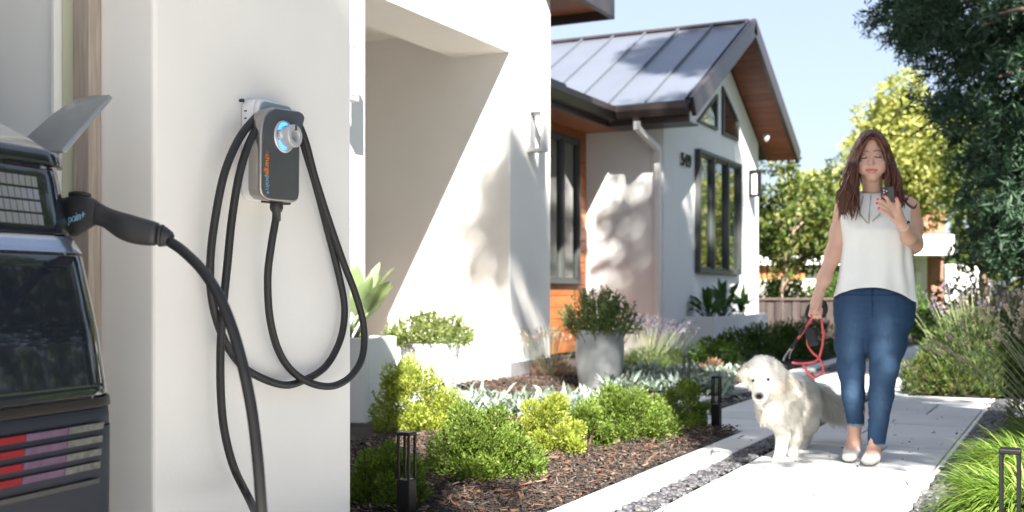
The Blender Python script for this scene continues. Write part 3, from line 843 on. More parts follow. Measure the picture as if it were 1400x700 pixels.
# ------------------------------------------------------------------ wall charger
M['charger_white'] = surf('charger_white', (.72, .73, .74), .35, .03, 5)
M['charger_top'] = surf('charger_blue_grey', (.27, .33, .37), .45, .05, 5)
M['charger_face'] = surf('charger_face', (.085, .092, .10), .36, .06, 6, .06, 400, metal=.35)
M['charger_rim'] = surf('charger_rim', (.33, .31, .30), .30, .05, 6, 0, metal=.8)
M['silver_plastic'] = surf('silver_plastic', (.50, .52, .55), .3, .03, 8, 0, metal=.35)
M['rubber'] = surf('cable_rubber', (.014, .014, .015), .55, .15, 25, .08, 160)
M['rubber_matte'] = surf('moulded_rubber', (.022, .022, .024), .5, .12, 20, .05, 260)
M['orange_print'] = surf('orange_print', (.75, .18, .01), .5, .03)
M['blue_print'] = surf('blue_print', (.18, .36, .50), .5, .03)
M['blue_glow'] = emit('blue_glow', (.02, .16, .95), 1.6)
def rrect(y0, y1, z0, z1, r, X, n=6):
    P = []
    for cy, cz, a0 in ((y1 - r, z1 - r, 0), (y0 + r, z1 - r, 90), (y0 + r, z0 + r, 180), (y1 - r, z0 + r, 270)):
        for k in range(n + 1):
            a = math.radians(a0 + 90 * k / n); P.append(Vector((X, cy + r * math.cos(a), cz + r * math.sin(a))))
    return P
chg = empty('wall_charger', pX(372, 277, XG)); tag(chg, 'grey and white wall charger with coiled black cable on the white pillar', 'car charger')
XB, XS = XG + .062, XG + .118
yl, yr = pX(352, 200, XB).y, pX(402, 200, XB).y
zt, zb = pX(350, 131.5, XB).z, pX(352, 273, XB).z
MB().prism(rrect(yl, yr, zb, zt, .03, XG + .002), (.044, 0, 0)).build('housing', M['charger_white'], chg, True, bevel=.008, seg=3)
MB().prism(rrect(yl + .003, yr - .003, zb + .003, zt - .003, .027, XG + .047), (.016, 0, 0)).build('housing_rim', M['charger_white'], chg, True, bevel=.004)
MB().prism(rrect(yl + .009, yr - .009, zb + .05, zt - .009, .024, XG + .0635), (.003, 0, 0)).build('housing_face', M['charger_top'], chg, True, bevel=.001)
face_px = [(376, 147), (368, 151), (362, 159), (359, 170), (358, 185), (357.5, 215), (357, 258), (359, 266), (364, 271.5), (371, 273.5), (402, 276), (407, 273.5), (408.6, 267), (409, 220), (409.3, 186), (413, 174), (416, 163), (416.3, 159), (414, 155), (409, 152)]
poly = [pX(u, v, XS) for u, v in face_px]
c0 = sum(poly, Vector()) / len(poly)
back = [Vector((XB + .008, c0.y + (p.y - c0.y) * .98, c0.z + (p.z - c0.z) * .99)) for p in poly]
mid = [Vector((XS - .010, c0.y + (p.y - c0.y) * 1.03, c0.z + (p.z - c0.z) * 1.018)) for p in poly]
sh = MB(); n = len(poly)
sh.grid([back, mid, poly], closed=True)
sh.f.append(tuple(range(n))[::-1]); sh.mi.append(0)
sh.f.append(tuple(range(2 * n, 3 * n))); sh.mi.append(0)
sh.build('shell', M['charger_rim'], chg, True, bevel=.004, seg=3, angle=25)
inn = [Vector((XS + .001, c0.y + (p.y - c0.y) * .955, c0.z + (p.z - c0.z) * .972)) for p in poly]
MB().prism(inn, (.0022, 0, 0)).build('front_panel', M['charger_face'], chg, True, bevel=.001)
# holster: ring, glowing arcs, cup
XP = XS + .004
hc = pX(389, 187, XP)
MB().lathe([(.001, .002), (.030, .002), (.040, .004), (.0445, .002), (.046, -.002)], hc, (1, 0, 0), 40, cap=False).build('holster_ring', M['silver_plastic'], chg, True)
for a0, a1 in ((75, 160), (205, 275)):
    g_ = MB(); P = []
    for k in range(15):
        a = math.radians(a0 + (a1 - a0) * k / 14)
        w_ = .0045 * math.sin(math.pi * (k + .6) / 15.2) + .0008
        P.append([hc + Vector((.0052, math.cos(a) * r_, math.sin(a) * r_)) for r_ in (.0345 - w_, .0345 + w_)])
    g_.grid(P).build('glow_arc', M['blue_glow'], chg)
cup = MB()
def arc_ring(r, x, skip=False):
    return [hc + Vector((x, math.cos(math.radians(a)) * r, math.sin(math.radians(a)) * r)) for a in np.linspace(0, 360, 49)[:-1]]
cup.grid([arc_ring(.032, .003), arc_ring(.032, .036), arc_ring(.030, .0395), arc_ring(.0185, .0395), arc_ring(.017, .037), arc_ring(.016, .012), arc_ring(.001, .012)], closed=True)
co = cup.build('holster_cup', M['silver_plastic'], chg, True, bevel=.001)
MB().box(hc.x + .03, hc.x + .0402, hc.y - .004, hc.y + .005, hc.z + .016, hc.z + .030).build('notch', M['charger_face'], chg)
lug = MB()
lug.prism([hc + Vector((.004, -.044, .012)), hc + Vector((.004, -.026, .020)), hc + Vector((.004, -.024, -.012)), hc + Vector((.004, -.042, -.006))], (.017, 0, 0))
lug.build('holster_lug', M['silver_plastic'], chg, True, bevel=.006, seg=3)
tz = pX(363, 210, XS).z; ty = pX(362.0, 230, XS).y
text_mesh('charge', .0245, .0003, 'lettering', M['orange_print'], chg, (XS + .0034, ty, tz), (0, 0, -1), (0, 1, 0), spacing=.92)
text_mesh('poin+', .0250, .0003, 'lettering', M['blue_print'], chg, (XS + .0034, ty, pX(363, 239.3, XS).z), (0, 0, -1), (0, 1, 0), spacing=.92)
text_mesh(':', .02, .0003, 'lettering', M['orange_print'], chg, (XS + .0034, ty + .003, tz + .0065), (0, 0, -1), (0, 1, 0))
MB().box(XG + .048, XG + .075, yl + .03, yr - .03, zb - .006, zb + .002).build('base_slot', M['rubber_matte'], chg, bevel=.003)
gl = pX(378, 278, XG + .085)
MB().lathe([(.012, .012), (.0185, .006), (.019, -.014), (.016, -.022), (.0125, -.026), (.012, -.05)], gl, (0, 0, 1), 24).build('cable_gland', M['rubber_matte'], chg, True)
for v in (152, 162): 
    q = pX(337, v, XG + .02)
    MB().box(q.x - .004, q.x + .004, yl - .0015, yl + .002, q.z - .002, q.z + .002).build('screw', M['rubber_matte'], chg)
q = pX(331.5, 138, XG + .006)
MB().lathe([(.004, -.004), (.005, 0), (.005, .010), (.002, .011)], (q.x, yl - .004, q.z), (1, 0, 0), 12).build('hook', M['rubber_matte'], chg, True)

# charging cable: down from the gland, twice round the charger, to the floor and up to the car
def wp(lst): return [pX(u, v, XG + o) for u, v, o in lst]
route = wp([(378, 285, .085), (377, 300, .084), (371, 335, .075), (366, 380, .06), (369, 435, .05), (381, 480, .045), (401, 509, .045), (430, 525.5, .06), (458, 527, .075),
            (482, 512, .08), (496, 485, .08), (497, 445, .075), (486, 402, .065), (470, 360, .055), (449, 300, .05), (430, 240, .055), (418, 195, .055), (405, 165, .05), (385, 152, .048),
            (362, 153, .058), (343, 168, .075), (324, 195, .085), (306, 240, .08), (294, 300, .06), (288, 350, .05), (288, 395, .045), (297, 440, .045), (315, 480, .045), (341, 508, .04), (385, 526, .038), (415, 520, .035),
            (446, 500, .03), (466, 462, .03), (471, 420, .03), (463, 375, .03), (449, 320, .03), (434, 262, .035), (421, 218, .04), (410, 185, .042), (395, 168, .045), (375, 163, .06),
            (356, 172, .085), (341, 195, .10), (327, 240, .095), (317, 300, .08), (311, 360, .07), (305, 420, .065), (301.5, 480, .06), (302, 540, .06), (307, 590, .065), (320, 640, .08), (342, 685, .10)])
end_d = 2.42
loop = [pd(362, 735, 2.72), pd(385, 800, 2.6)]
loop = [Vector((p.x, p.y, max(p.z, .02))) for p in loop]
side = [pd(u, v, d) for u, v, d in [(364, 760, 2.25), (358, 700, 2.22), (352, 625, 2.22), (342, 548, 2.23), (324, 470, 2.25), (302, 410, 2.28), (277, 370, 2.32), (250, 343, 2.37), (233, 331, 2.40)]]
gnd = [pd(372, 770, 2.64)]
floorz = [Vector((-1.52, 2.02, .06)), Vector((-1.47, 1.86, .02)), Vector((-1.40, 1.80, .05))]
allp = route + [pd(361, 730, 2.6)] + [pd(376, 800, 2.5), pd(384, 850, 2.38), pd(376, 830, 2.28)] + side
cb = MB().tube(spline(allp, 7), .0112, 14)
cable = cb.build('charging_cable', M['rubber'], None, True)
tag(cable, 'long black charging cable coiled twice over the wall charger and hanging to the car', 'cable')

# connector plugged into the car's side
con = empty('charging_connector', pd(100, 300, 2.45)); tag(con, 'black charging plug with ribbed sleeve pushed into the car side', 'charging plug')
def profile_body(rows, mat, name, n=20, parent=con, smooth=True, **kw):
    """rows: (u, v_top, v_bottom, depth) silhouette in the view plane, round-ish section"""
    P = []
    for i, (ut, vt, ub, vb, d, k) in enumerate(rows):
        a, c = pd(ut, vt, d), pd(ub, vb, d)
        m = (a + c) / 2; h = (a - c) / 2
        q = FW * (h.length * k)
        P.append([m + h * math.copysign(abs(math.cos(t)) ** .8, math.cos(t)) + q * math.copysign(abs(math.sin(t)) ** .8, math.sin(t)) for t in np.linspace(0, 2 * math.pi, n + 1)[:-1]])
    b = MB().grid(P, closed=True)
    m = len(P)
    b.f.append(tuple(range(n))[::-1]); b.mi.append(0); b.f.append(tuple(range((m - 1) * n, m * n))); b.mi.append(0)
    return b.build(name, mat, parent, smooth, **kw)
D0 = 2.45
profile_body([(40, 290, 45, 325, 2.56, .9), (70, 277, 75, 322, 2.52, .9), (86, 270.5, 92, 325, 2.50, .85), (100, 267, 104, 324, 2.48, .8), (112, 266.5, 115, 318, 2.47, .75), (122, 268, 124, 311, 2.46, .72), (132, 273, 131, 308, 2.455, .75), (140, 279, 138, 307, 2.45, .8)], M['rubber_matte'], 'head', sub=1)
profile_body([(128, 270, 127, 309, 2.456, .75), (140, 279, 136, 308.5, 2.45, .8), (150, 284.5, 145, 313, 2.445, .85), (160, 287.5, 153, 320, 2.44, .9), (172, 291, 163, 327, 2.43, .9), (186, 295, 176, 332.5, 2.425, .9), (200, 299, 192, 335.5, 2.42, .9), (212, 302.5, 206, 336.5, 2.415, .9), (221, 305, 216, 336.8, 2.41, .9)], M['rubber_matte'], 'grip', sub=1)
for k in range(4):
    t = k / 3
    u, v0, v1 = 223 + 11.5 * t, 306.5 + 9 * t, 337.5 - 1.5 * t
    profile_body([(u - 1.6, v0, u - 5.6, v1, 2.41, .9), (u + 1.4, v0 + .9, u - 2.6, v1 + .2, 2.41, .9)], M['rubber_matte'], 'sleeve_rib', bevel=.001)
profile_body([(219, 308, 214, 335, 2.41, .9), (238, 321, 232, 334, 2.405, .9)], M['rubber_matte'], 'sleeve')
# latch button on top, printed patch on the side
profile_body([(95, 263, 95, 270, 2.49, 2.2), (99, 261.2, 99, 270, 2.49, 2.8), (118, 261.4, 118, 270, 2.47, 2.8), (125, 265, 124, 271, 2.465, 2.0)], M['rubber_matte'], 'latch_button', sub=1)
a = pd(94, 304, 2.43); bx = (pd(117, 297.5, 2.40) - pd(94, 304, 2.43)); by = (pd(93, 296, 2.43) - pd(94, 304, 2.43))
text_mesh('poin+', .026, .0004, 'lettering', M['blue_print'], con, pd(92.8, 305, 2.435), bx, UP, spacing=.95)

# ------------------------------------------------------------------ the car
M['car_silver'] = surf('car_paint', (.42, .44, .46), .32, .02, 3, 0, metal=.5, coat=1)
M['car_light'] = surf('car_hatch_paint', (.55, .56, .58), .25, .02, 3, 0, metal=.4, coat=1)
M['car_blue'] = surf('car_strip_paint', (.22, .27, .36), .22, .02, 3, 0, metal=.7, coat=1)
M['car_gloss'] = surf('gloss_black', (.010, .013, .020), .06, .05, 3, 0, coat=.6, spec=.5)
M['car_dark'] = surf('dark_bumper', (.016, .020, .030), .55, .06, 4, .05, 300, spec=.2)
M['flap'] = surf('flap_paint', (.27, .285, .30), .4, .03, 4, 0, metal=.3, coat=.3)
M['car_trim'] = surf('dark_trim', (.020, .018, .016), .4, .06, 6, spec=.3)
M['lens_red'] = surf('red_lens', (.15, .002, .007), .4, .05, 6, 0, spec=.15)
M['lens_pink'] = surf('clear_red_lens', (.085, .05, .095), .4, .25, 30, 0, spec=.15)
M['lens_grey'] = surf('clear_lens', (.09, .09, .087), .4, .35, 60, .2, 200, spec=.2)
M['lamp_pixel'] = surf('lamp_pixel', (.16, .165, .175), .25, .06, 30, 0, coat=.6)
car = empty('parked_car', (-4.0, .885, 0)); tag(car, 'grey electric car with pixel tail lamp and open charging flap, plugged in', 'car')
YC, BOW, RF = .885, .06, .12
def ysil(u, xr):
    r_ = ray(u, 400); n = Vector((r_.y, -r_.x, 0)).normalized()
    cx = xr - BOW - RF
    return (-RF - n.x * cx) / n.y + RF
LV = [(.22, -1.84, 145), (.30, -1.80, 149), (.585, -1.76, 150.5), (.618, -1.765, 147.5), (.76, -1.775, 134), (.918, -1.80, 112.5), (.957, -1.835, 96), (1.00, -1.845, 90), (1.06, -1.86, 83), (1.10, -1.865, 78), (1.135, -1.865, 76), (1.150, -1.90, 62), (1.175, -1.95, 43), (1.21, -2.02, 4), (1.26, -2.12, -50), (1.40, -2.40, -160), (1.53, -2.75, -260), (1.58, -3.1, -330)]
LZ = [l[0] for l in LV]; LX = [l[1] for l in LV]; LY = [ysil(l[2], l[1]) for l in LV]
LY = [min(y, 1.86) for y in LY]
def car_at(z, y=None, a=None, off=0.0):
    """point of the car's tail at height z: by y on the rear, or by angle a on the corner"""
    xr = np.interp(z, LZ, LX); ys = np.interp(z, LZ, LY); hw = ys - YC
    cx, cy = xr - BOW - RF, ys - RF
    if y is not None:
        if y <= cy: return Vector((xr - BOW * ((y - YC) / (hw - RF)) ** 2 + off, y, z))
        a = math.asin(min(1, (y - cy) / RF))
    return Vector((cx + (RF + off) * math.cos(a), cy + (RF + off) * math.sin(a), z))
def car_row(z, off=0.0, y0=None, full=True):
    ys = np.interp(z, LZ, LY); cy = ys - RF
    P = [car_at(z, y=y, off=off) for y in np.linspace(YC if y0 is None else y0, cy, 14)]
    P += [car_at(z, a=a, off=off) for a in np.linspace(0, math.pi / 2, 12)[1:]]
    return P
def mir(p): return Vector((p.x, 2 * YC - p.y, p.z))
def band(z0, z1, name, mat, nz=6, off=0.0, edge=.012, **k):
    zs = np.linspace(z0, z1, nz)
    b = MB(); rows = []
    for i, z in enumerate(zs):
        rows.append(car_row(z, off))
    full = [[mir(p) for p in r[::-1][:-1]] + r for r in rows]
    # turn edges inwards so that the panel has thickness
    lo = [p + Vector((-edge, 0, 0)) for p in full[0]]; hi = [p + Vector((-edge, 0, 0)) for p in full[-1]]
    b.grid([lo] + full + [hi])
    return b.build(name, mat, car, True, bevel=.0012, seg=2, angle=40)
band(.20, .560, 'bumper', M['car_dark'], 8, .0)
band(.563, .600, 'bumper', M['car_dark'], 3, -.002)
band(.602, .621, 'bumper_trim', M['car_trim'], 3, .004)
band(.626, .916, 'tail_panel', M['car_gloss'], 12, .0)
band(.922, .957, 'tail_strip', M['car_blue'], 4, .004)
band(.962, 1.098, 'tail_lamp_cover', M['car_gloss'], 8, .0)
band(1.106, 1.138, 'spoiler_lip', M['car_gloss'], 4, .012, .03)
band(1.142, 1.58, 'hatch', M['car_light'], 16, .0, .03)
# sides, bonnet, glasshouse
b = MB(); rows = []
XFR = -6.35
for z in LZ:
    ys = np.interp(z, LZ, LY); xr = np.interp(z, LZ, LX); xf = XFR + max(0, z - .75) * 1.9 + max(0, .3 - z)
    P = [Vector((xr - BOW - RF - .003, ys, z)), Vector(((xr + xf) / 2, ys + .02, z)), Vector((xf + .5, ys - .02, z)), Vector((xf + .12, ys - .18, z)), Vector((xf, YC + .35, z))]
    rows.append(P + [mir(p) for p in P[::-1]])
rows.append([Vector((p.x, YC + (p.y - YC) * .93, 1.612)) for p in rows[-1]])
b.grid(rows); n_ = len(rows[0]); b.f.append(tuple(range((len(rows) - 1) * n_, len(rows) * n_))); b.mi.append(0)
b.build('body', M['car_silver'], car, True)
for sx in (-2.62, -5.55):
    for sy in (1.80, 2 * YC - 1.80):
        s_ = 1 if sy > YC else -1
        wo = MB().lathe([(.20, -.10), (.33, -.10), (.355, -.06), (.355, .06), (.33, .10), (.22, .105), (.20, .09)], (sx, sy - s_ * .07, .345), (0, 1, 0), 36).build('wheel', M['rubber_matte'], car, True)
        rm = MB().lathe([(.02, .112), (.20, .10), (.225, .107)], (sx, sy - s_ * .07, .345), (0, s_, 0), 30, cap=False)
        for k in range(5):
            a = k * 2 * math.pi / 5
            rm.obox((sx + math.cos(a) * .11, sy - s_ * .07 + s_ * .112, .345 + math.sin(a) * .11), (math.cos(a) * .1, 0, math.sin(a) * .1), (0, .006, 0), (-math.sin(a) * .022, 0, math.cos(a) * .022))
        rm.build('rim', M['lamp_metal'], wo)
# pixel tail lamp
for row in range(4):
    for c in range(11):
        z1 = 1.078 - row * .0262; z0 = z1 - .0215
        y1 = 1.648 - c * .0172 - (.004 * row * 0); y0 = y1 - .0138
        q = [car_at(z0, y0, off=.0012), car_at(z0, y1, off=.0012), car_at(z1, y1, off=.0012), car_at(z1, y0, off=.0012)]
        MB().prism(q, (.0012, .0008, 0)).build('lamp_pixel', M['lamp_pixel'], car)
# slotted reflector lamp in the bumper
for row in range(4):
    z1 = .570 - row * .0275; z0 = z1 - .0135
    for y0, y1, m_ in ((1.15, 1.515, 'lens_red'), (1.517, 1.63, 'lens_pink'), (1.632, 1.735, 'lens_grey')):
        ny = 8
        rows_ = [[car_at(zz, y, off=.0022) for y in np.linspace(y0, y1, ny)] for zz in (z0, z1)]
        MB().grid(rows_).build('slot_lens', M[m_], car, solid=.004)
rows_ = [[car_at(zz, y, off=.003) for y in np.linspace(1.0, 1.735, 10)] for zz in (.442, .452)]
MB().grid(rows_).build('bumper_groove', M['rubber_matte'], car, solid=.004)
# open charging flap
fp = [pd(35, 187, 2.62), pd(62, 207, 2.47), pd(85, 204.5, 2.45), pd(150, 128.5, 2.58), pd(128, 129.5, 2.68), pd(104, 134, 2.75), pd(70, 157, 2.72)]
nf = (fp[3] - fp[2]).cross(fp[5] - fp[2]).normalized()
MB().prism(fp, nf * -.012 if nf.z > 0 else nf * .012).build('charging_flap', M['flap'] if 'flap' in M else M['car_silver'], car, True, bevel=.004, seg=2)
# socket behind it
MB().lathe([(.05, 0), (.05, .05), (.045, .055)], pd(60, 300, 2.60), (RT * .9 - FW * .2), 20).build('charging_socket', M['rubber_matte'], car, True)
rng = np.random.default_rng(21)
# ------------------------------------------------------------------ planters, pots and plants
M['planter'] = surf('white_planter', (.74, .74, .73), .7, .04, 2, .15, 80, dirt=.12, dirtcol=(.5, .48, .45))
M['pale_pot'] = surf('pale_pot', (.50, .51, .52), .6, .06, 4, .15, 60, dirt=.15, dirtcol=(.35, .35, .34))
M['grey_pot'] = surf('grey_pot', (.25, .26, .27), .6, .14, 4, .2, 60, dirt=.3, dirtcol=(.15, .15, .155))
def planter(name, x0, x1, y0, y1, h, label, t=.04):
    r = empty(name, ((x0 + x1) / 2, (y0 + y1) / 2, 0)); tag(r, label, 'planter')
    b = MB()
    b.box(x0, x1, y0, y0 + t, 0, h); b.box(x0, x1, y1 - t, y1, 0, h)
    b.box(x0, x0 + t, y0 + t + .001, y1 - t - .001, 0, h - .002); b.box(x1 - t, x1, y0 + t + .001, y1 - t - .001, 0, h - .002)
    b.build('shell', M['planter'], r, bevel=.008, seg=2)
    MB().box(x0 + t, x1 - t, y0 + t, y1 - t, h - .10, h - .06).build('soil', M['soil'], r)
    return r
planter('box_planter', -4.855, -4.44, 15.0, 18.0, .51, 'long white box planter below the three-pane window')
planter('box_planter', -4.86, -4.07, 6.05, 6.42, .55, 'white box planter with broad-leaved plant right of the charger pillar')
def round_pot(c, prof, mat, label):
    r = empty('plant_pot', c); tag(r, label, 'plant pot')
    h = prof[-1][1]
    pr = prof + [(prof[-1][0] - .022, h), (prof[-1][0] - .028, h - .07)]
    MB().lathe(pr, c, (0, 0, 1), 40, cap=False).build('shell', mat, r, True, bevel=.004)
    MB().lathe([(.002, h - .055), (prof[-1][0] - .024, h - .06)], c, (0, 0, 1), 30, cap=False).build('soil', M['soil'], r)
GP = pd(820, 538, 9.45); GP.z = 0
round_pot(tuple(GP), [(.11, 0), (.150, .012), (.176, .09), (.197, .22), (.204, .33), (.202, .42), (.197, .50), (.196, .53)], M['grey_pot'], 'tapered grey concrete pot in the far bed before the cedar wall')
WP = pd(588, 540, 9.0); WP.z = 0
round_pot(tuple(WP), [(.19, 0), (.205, .02), (.225, .25), (.238, .42), (.240, .44)], M['pale_pot'], 'round white pot at the porch with small-leaved plant')

def big_leaves(name, base, specs, mat, label, cat='plant', stalk=.006, group=None):
    """plant whose big leaves are parts; specs: (azimuth, elevation, stalk length, leaf length, width, bend)"""
    r = empty(name, base); tag(r, label, cat, group)
    bz = Vector(base)
    for az, el, sl_, L, W, bend in specs:
        az, el = math.radians(az), math.radians(el)
        d = Vector((math.cos(az) * math.cos(el), math.sin(az) * math.cos(el), math.sin(el)))
        p0 = bz + Vector((rng.uniform(-.05, .05), rng.uniform(-.05, .05), 0))
        p1 = p0 + d * sl_ + Vector((0, 0, .02))
        b = MB()
        b.tube(spline([p0, (p0 + p1) / 2 + Vector((0, 0, .02)), p1], 4), [stalk * (1.3 - .6 * i / 8) for i in range(9)], 6)
        # blade: midrib curve with two halves folded up along it
        S = d.cross(Vector((0, 0, 1)));
        if S.length < .05: S = Vector((math.sin(az), -math.cos(az), 0))
        S.normalize(); tw = rng.uniform(-.5, .5); S = (S * math.cos(tw) + d.cross(S) * math.sin(tw)).normalized()
        rows = []; p = p1.copy(); dd = d.copy(); nseg = 9
        for k in range(nseg + 1):
            t = k / nseg
            w = W / 2 * (math.sin(math.pi * (t ** .75)) ** .8 if 0 < t < 1 else .02)
            u_ = S.cross(dd).normalized()
            if u_.z < 0: u_ = -u_
            wav = .08 * w * math.sin(k * 2.1 + az * 3)
            rows.append([p - S * w + u_ * (w * .35 + wav), p - S * w * .5 + u_ * w * .12, p.copy(), p + S * w * .5 + u_ * w * .12, p + S * w + u_ * (w * .35 - wav)])
            dd = (dd + Vector((0, 0, -1)) * bend / nseg).normalized(); p = p + dd * (L / nseg)
        b.grid(rows)
        b.build('leaf', mat, r, True)
    return r
def leaf_specs(n, el=(40, 85), st=(.2, .4), L=(.25, .4), W=(.08, .12), bend=(.2, .8), az=(0, 360)):
    return [(rng.uniform(*az), rng.uniform(*el), rng.uniform(*st), rng.uniform(*L), rng.uniform(*W), rng.uniform(*bend)) for _ in range(n)]
big_leaves('broad_leaf_plant', (-4.32, 6.23, .47), leaf_specs(24, (45, 86), (.08, .40), (.24, .36), (.11, .16), (.15, 1.1)), M['strel_leaf'], 'tall broad-leaved plant with pale stalks in the white box by the pillar', stalk=.009)
big_leaves('broad_leaf_plant', (-4.62, 6.25, .47), leaf_specs(8, (50, 86), (.2, .5), (.3, .45), (.08, .12), (.15, .7)), M['strel_leaf'], 'broad-leaved plant at the left end of the white box, mostly behind the pillar', stalk=.009)
for i, (y, n, lab) in enumerate(((15.45, 17, 'dark glossy leafy plant at the near end of the long white planter'), (16.15, 22, 'tallest dark leafy plant in the middle of the long white planter'), (17.2, 14, 'dark leafy plant at the far end of the long white planter'))):
    big_leaves('leafy_plant', (-4.64, y, .44), leaf_specs(n, (25, 85), (.10, .32 if i != 1 else .42), (.18, .30), (.08, .13), (.2, 1.0)), M['dark_leaf'], lab, stalk=.006)
# plants in the round pots
shrub('potted_shrub', (GP.x, GP.y, .48), .30, .30, .27, 2200, .038, M['olive_leaf'], 'bushy green shrub with upright sprigs in the grey pot', 'shrub', lumps=26, aspect=.30, up=.75, sprigs=1.6, spread=.30, spl=3.2)
shrub('potted_shrub', (WP.x, WP.y, .40), .37, .33, .22, 3800, .034, M['pot_leaf'], 'pale green trailing shrub spilling over the round white pot', 'shrub', lumps=30, aspect=.38, up=.4, sprigs=1.1, spread=.30, floor=-.15, spl=2.6)
# clipped round shrubs of the near bed
def box_at(u, vb, wpx, hpx, n, leaf, mat, label, group='clipped shrubs in the near bed', name='round_shrub', **k):
    p = pZ(u, vb); d = (p - CAM).dot(FW)
    r = wpx / 2 / F * d
    c = p + FW * r * .75
    h = hpx / F * d + .0
    # what lies behind the near edge looks higher: allow for it
    h = max(.12, h * (d + r * .75) / d - .84 * 0 - (.84 * r * .75 / d) * .55)
    return shrub(name, (c.x, c.y, .0), r, r * .95, h, n, leaf, mat, label, 'shrub', group, **k)
box_at(566, 596, 134, 98, 12000, .021, M['sunlit_box_leaf'], 'yellow-green rounded shrub in full sun below the white pot', lumps=40, up=.3)
box_at(657, 664, 162, 100, 18000, .0185, M['box_leaf'], 'large round green shrub in the middle of the near bed behind the nearest bollard', lumps=52)
box_at(752, 630, 104, 84, 10000, .018, M['sunlit_box_leaf'], 'bright yellow-green shrub between the large round shrub and the small one', lumps=34)
box_at(802, 622, 84, 68, 7000, .018, M['box_leaf'], 'small green shrub squeezed between the yellow one and the wide one', lumps=24)
box_at(862, 612, 140, 80, 14000, .018, M['box_leaf'], 'wide green shrub before the grey pot at the kerb side', lumps=44)
box_at(934, 592, 92, 68, 8000, .018, M['box_leaf'], 'last green shrub of the near bed beside the slotted bollard', lumps=30)
box_at(530, 704, 118, 88, 13000, .0175, M['box_leaf'], 'green shrub at the foot of the charger pillar left of the nearest bollard', lumps=46)
# silver rosettes
def rosette(c, L, n, label, group):
    az = rng.uniform(0, 6.28, n); el = rng.uniform(.15, 1.35, n)
    D = np.stack([np.cos(az) * np.cos(el), np.sin(az) * np.cos(el), np.sin(el)], 1)
    C = np.array(c) + D * np.array([.02, .02, 0]) + rng.normal(size=(n, 3)) * np.array([.05, .05, .025])
    V, Fc = blade_arrays(C, D, L * rng.uniform(.65, 1.2, n), L * rng.uniform(.19, .27, n), rng.uniform(.3, 1.0, n), 4, prof=[.45, .95, 1, .7, .05], cup=.35)
    o = place('silver_leaf_plant', npmesh('silver_leaf_plant', V, Fc), M['silver_leaf'], None, True)
    return tag(o, label, 'plant', group)
k = 0
for i in range(22):
    u = 612 + i * 10 + rng.uniform(-4, 4); vb = 575 - (i % 3) * 7
    p = pZ(u, vb)
    rosette((p.x, p.y, .05), .115 * rng.uniform(.85, 1.15), 80, 'soft silver-leaved plant between the round shrubs and the porch path', 'silver plants behind the round shrubs')
for i in range(36):
    u = 838 + (i % 18) * 9 + rng.uniform(-5, 5); vb = 546 - (i // 18) * 16 - (i % 3) * 4
    p = pZ(u, vb)
    rosette((p.x, p.y, .05), .125 * rng.uniform(.8, 1.2), 80, 'silver-leaved plant in the far bed between the grey pot and the bollard', 'silver plants in the far bed')
for i in range(9):
    u = 985 + (i % 9) * 8 + rng.uniform(-4, 4); vb = 512 - (i % 3) * 8
    p = pZ(u, vb)
    rosette((min(p.x, -2.8), p.y, .02), .15 * rng.uniform(.8, 1.2), 30, 'silver-leaved plant along the kerb before the long white planter', 'silver plants below the long planter')
def lavender(name, c, r, h, n, label, flower, leafm, spike=.05, group=None, nleaf=1600, tilt=.55, leaf=.05, foliage=True, cat='lavender', spike_w=.016, part=False, bias=(0, 0), sr=.0011, fh=.55):
    """fine stalks with flower spikes over a grey-green cushion"""
    root = empty(name, c); tag(root, label, cat, group)
    c = np.array(c, float)
    if foliage:
        az = rng.uniform(0, 6.28, nleaf); rr = r * np.sqrt(rng.random(nleaf)) * .9
        hh = h * fh * np.sqrt(np.maximum(0, 1 - (rr / r) ** 2)) * rng.random(nleaf) ** .6
        C = c + np.stack([np.cos(az) * rr, np.sin(az) * rr, hh], 1)
        D = np.stack([np.cos(az) * .6, np.sin(az) * .6, np.full(nleaf, .9)], 1) + rdir(nleaf) * .45
        V, Fc = leaf_arrays(C, D, leaf * rng.uniform(.6, 1.3, nleaf), leaf * .14, .2)
        place('foliage', npmesh('foliage', V, Fc), leafm, root)
    az = rng.uniform(0, 6.28, n); el = rng.uniform(.0, 1.0, n) ** .7
    D = unit(np.stack([np.cos(az) * tilt * el + bias[0], np.sin(az) * tilt * el + bias[1], np.ones(n)], 1))
    C = c + np.stack([np.cos(az) * el * r * .45, np.sin(az) * el * r * .45, np.full(n, h * .15)], 1)
    L = h * rng.uniform(.7, 1.05, n)
    b = MB(); fl = []
    for k in range(n):
        p0 = Vector(C[k]); d = Vector(D[k]); p1 = p0 + d * L[k] * .6; p2 = p0 + d * L[k] + Vector((D[k][0], D[k][1], -.2)) * L[k] * .10
        b.tube(spline([p0, p1, p2], 3), [sr * 1.2] * 4 + [sr] * 3, 4, cap=False)
        dd = (p2 - p1).normalized()
        m = 16
        t = rng.random(m); t[:6] = np.linspace(0, 1, 6)
        A = rdir(m)
        fc = np.array(p2) + np.array(dd) * (t * spike * (1 if not part else 1))[:, None]
        V, Fc = leaf_arrays(fc, A * .8 + np.array(dd) * .9, spike_w, spike_w * .7, .3)
        if part: place('flower_spike', npmesh('flower_spike', V, Fc), flower, root)
        else: fl.append((V, Fc))
    tag(b.build('stem', M['lav_leaf_stem'], root, True), kind='stuff')
    if fl:
        V, Fc = join(fl)
        tag(place('flowers', npmesh('flowers', V, Fc), flower, root), kind='stuff')
    return root
M['lav_leaf_stem'] = surf('flower_stem', (.26, .29, .16), .8, .15, 20)
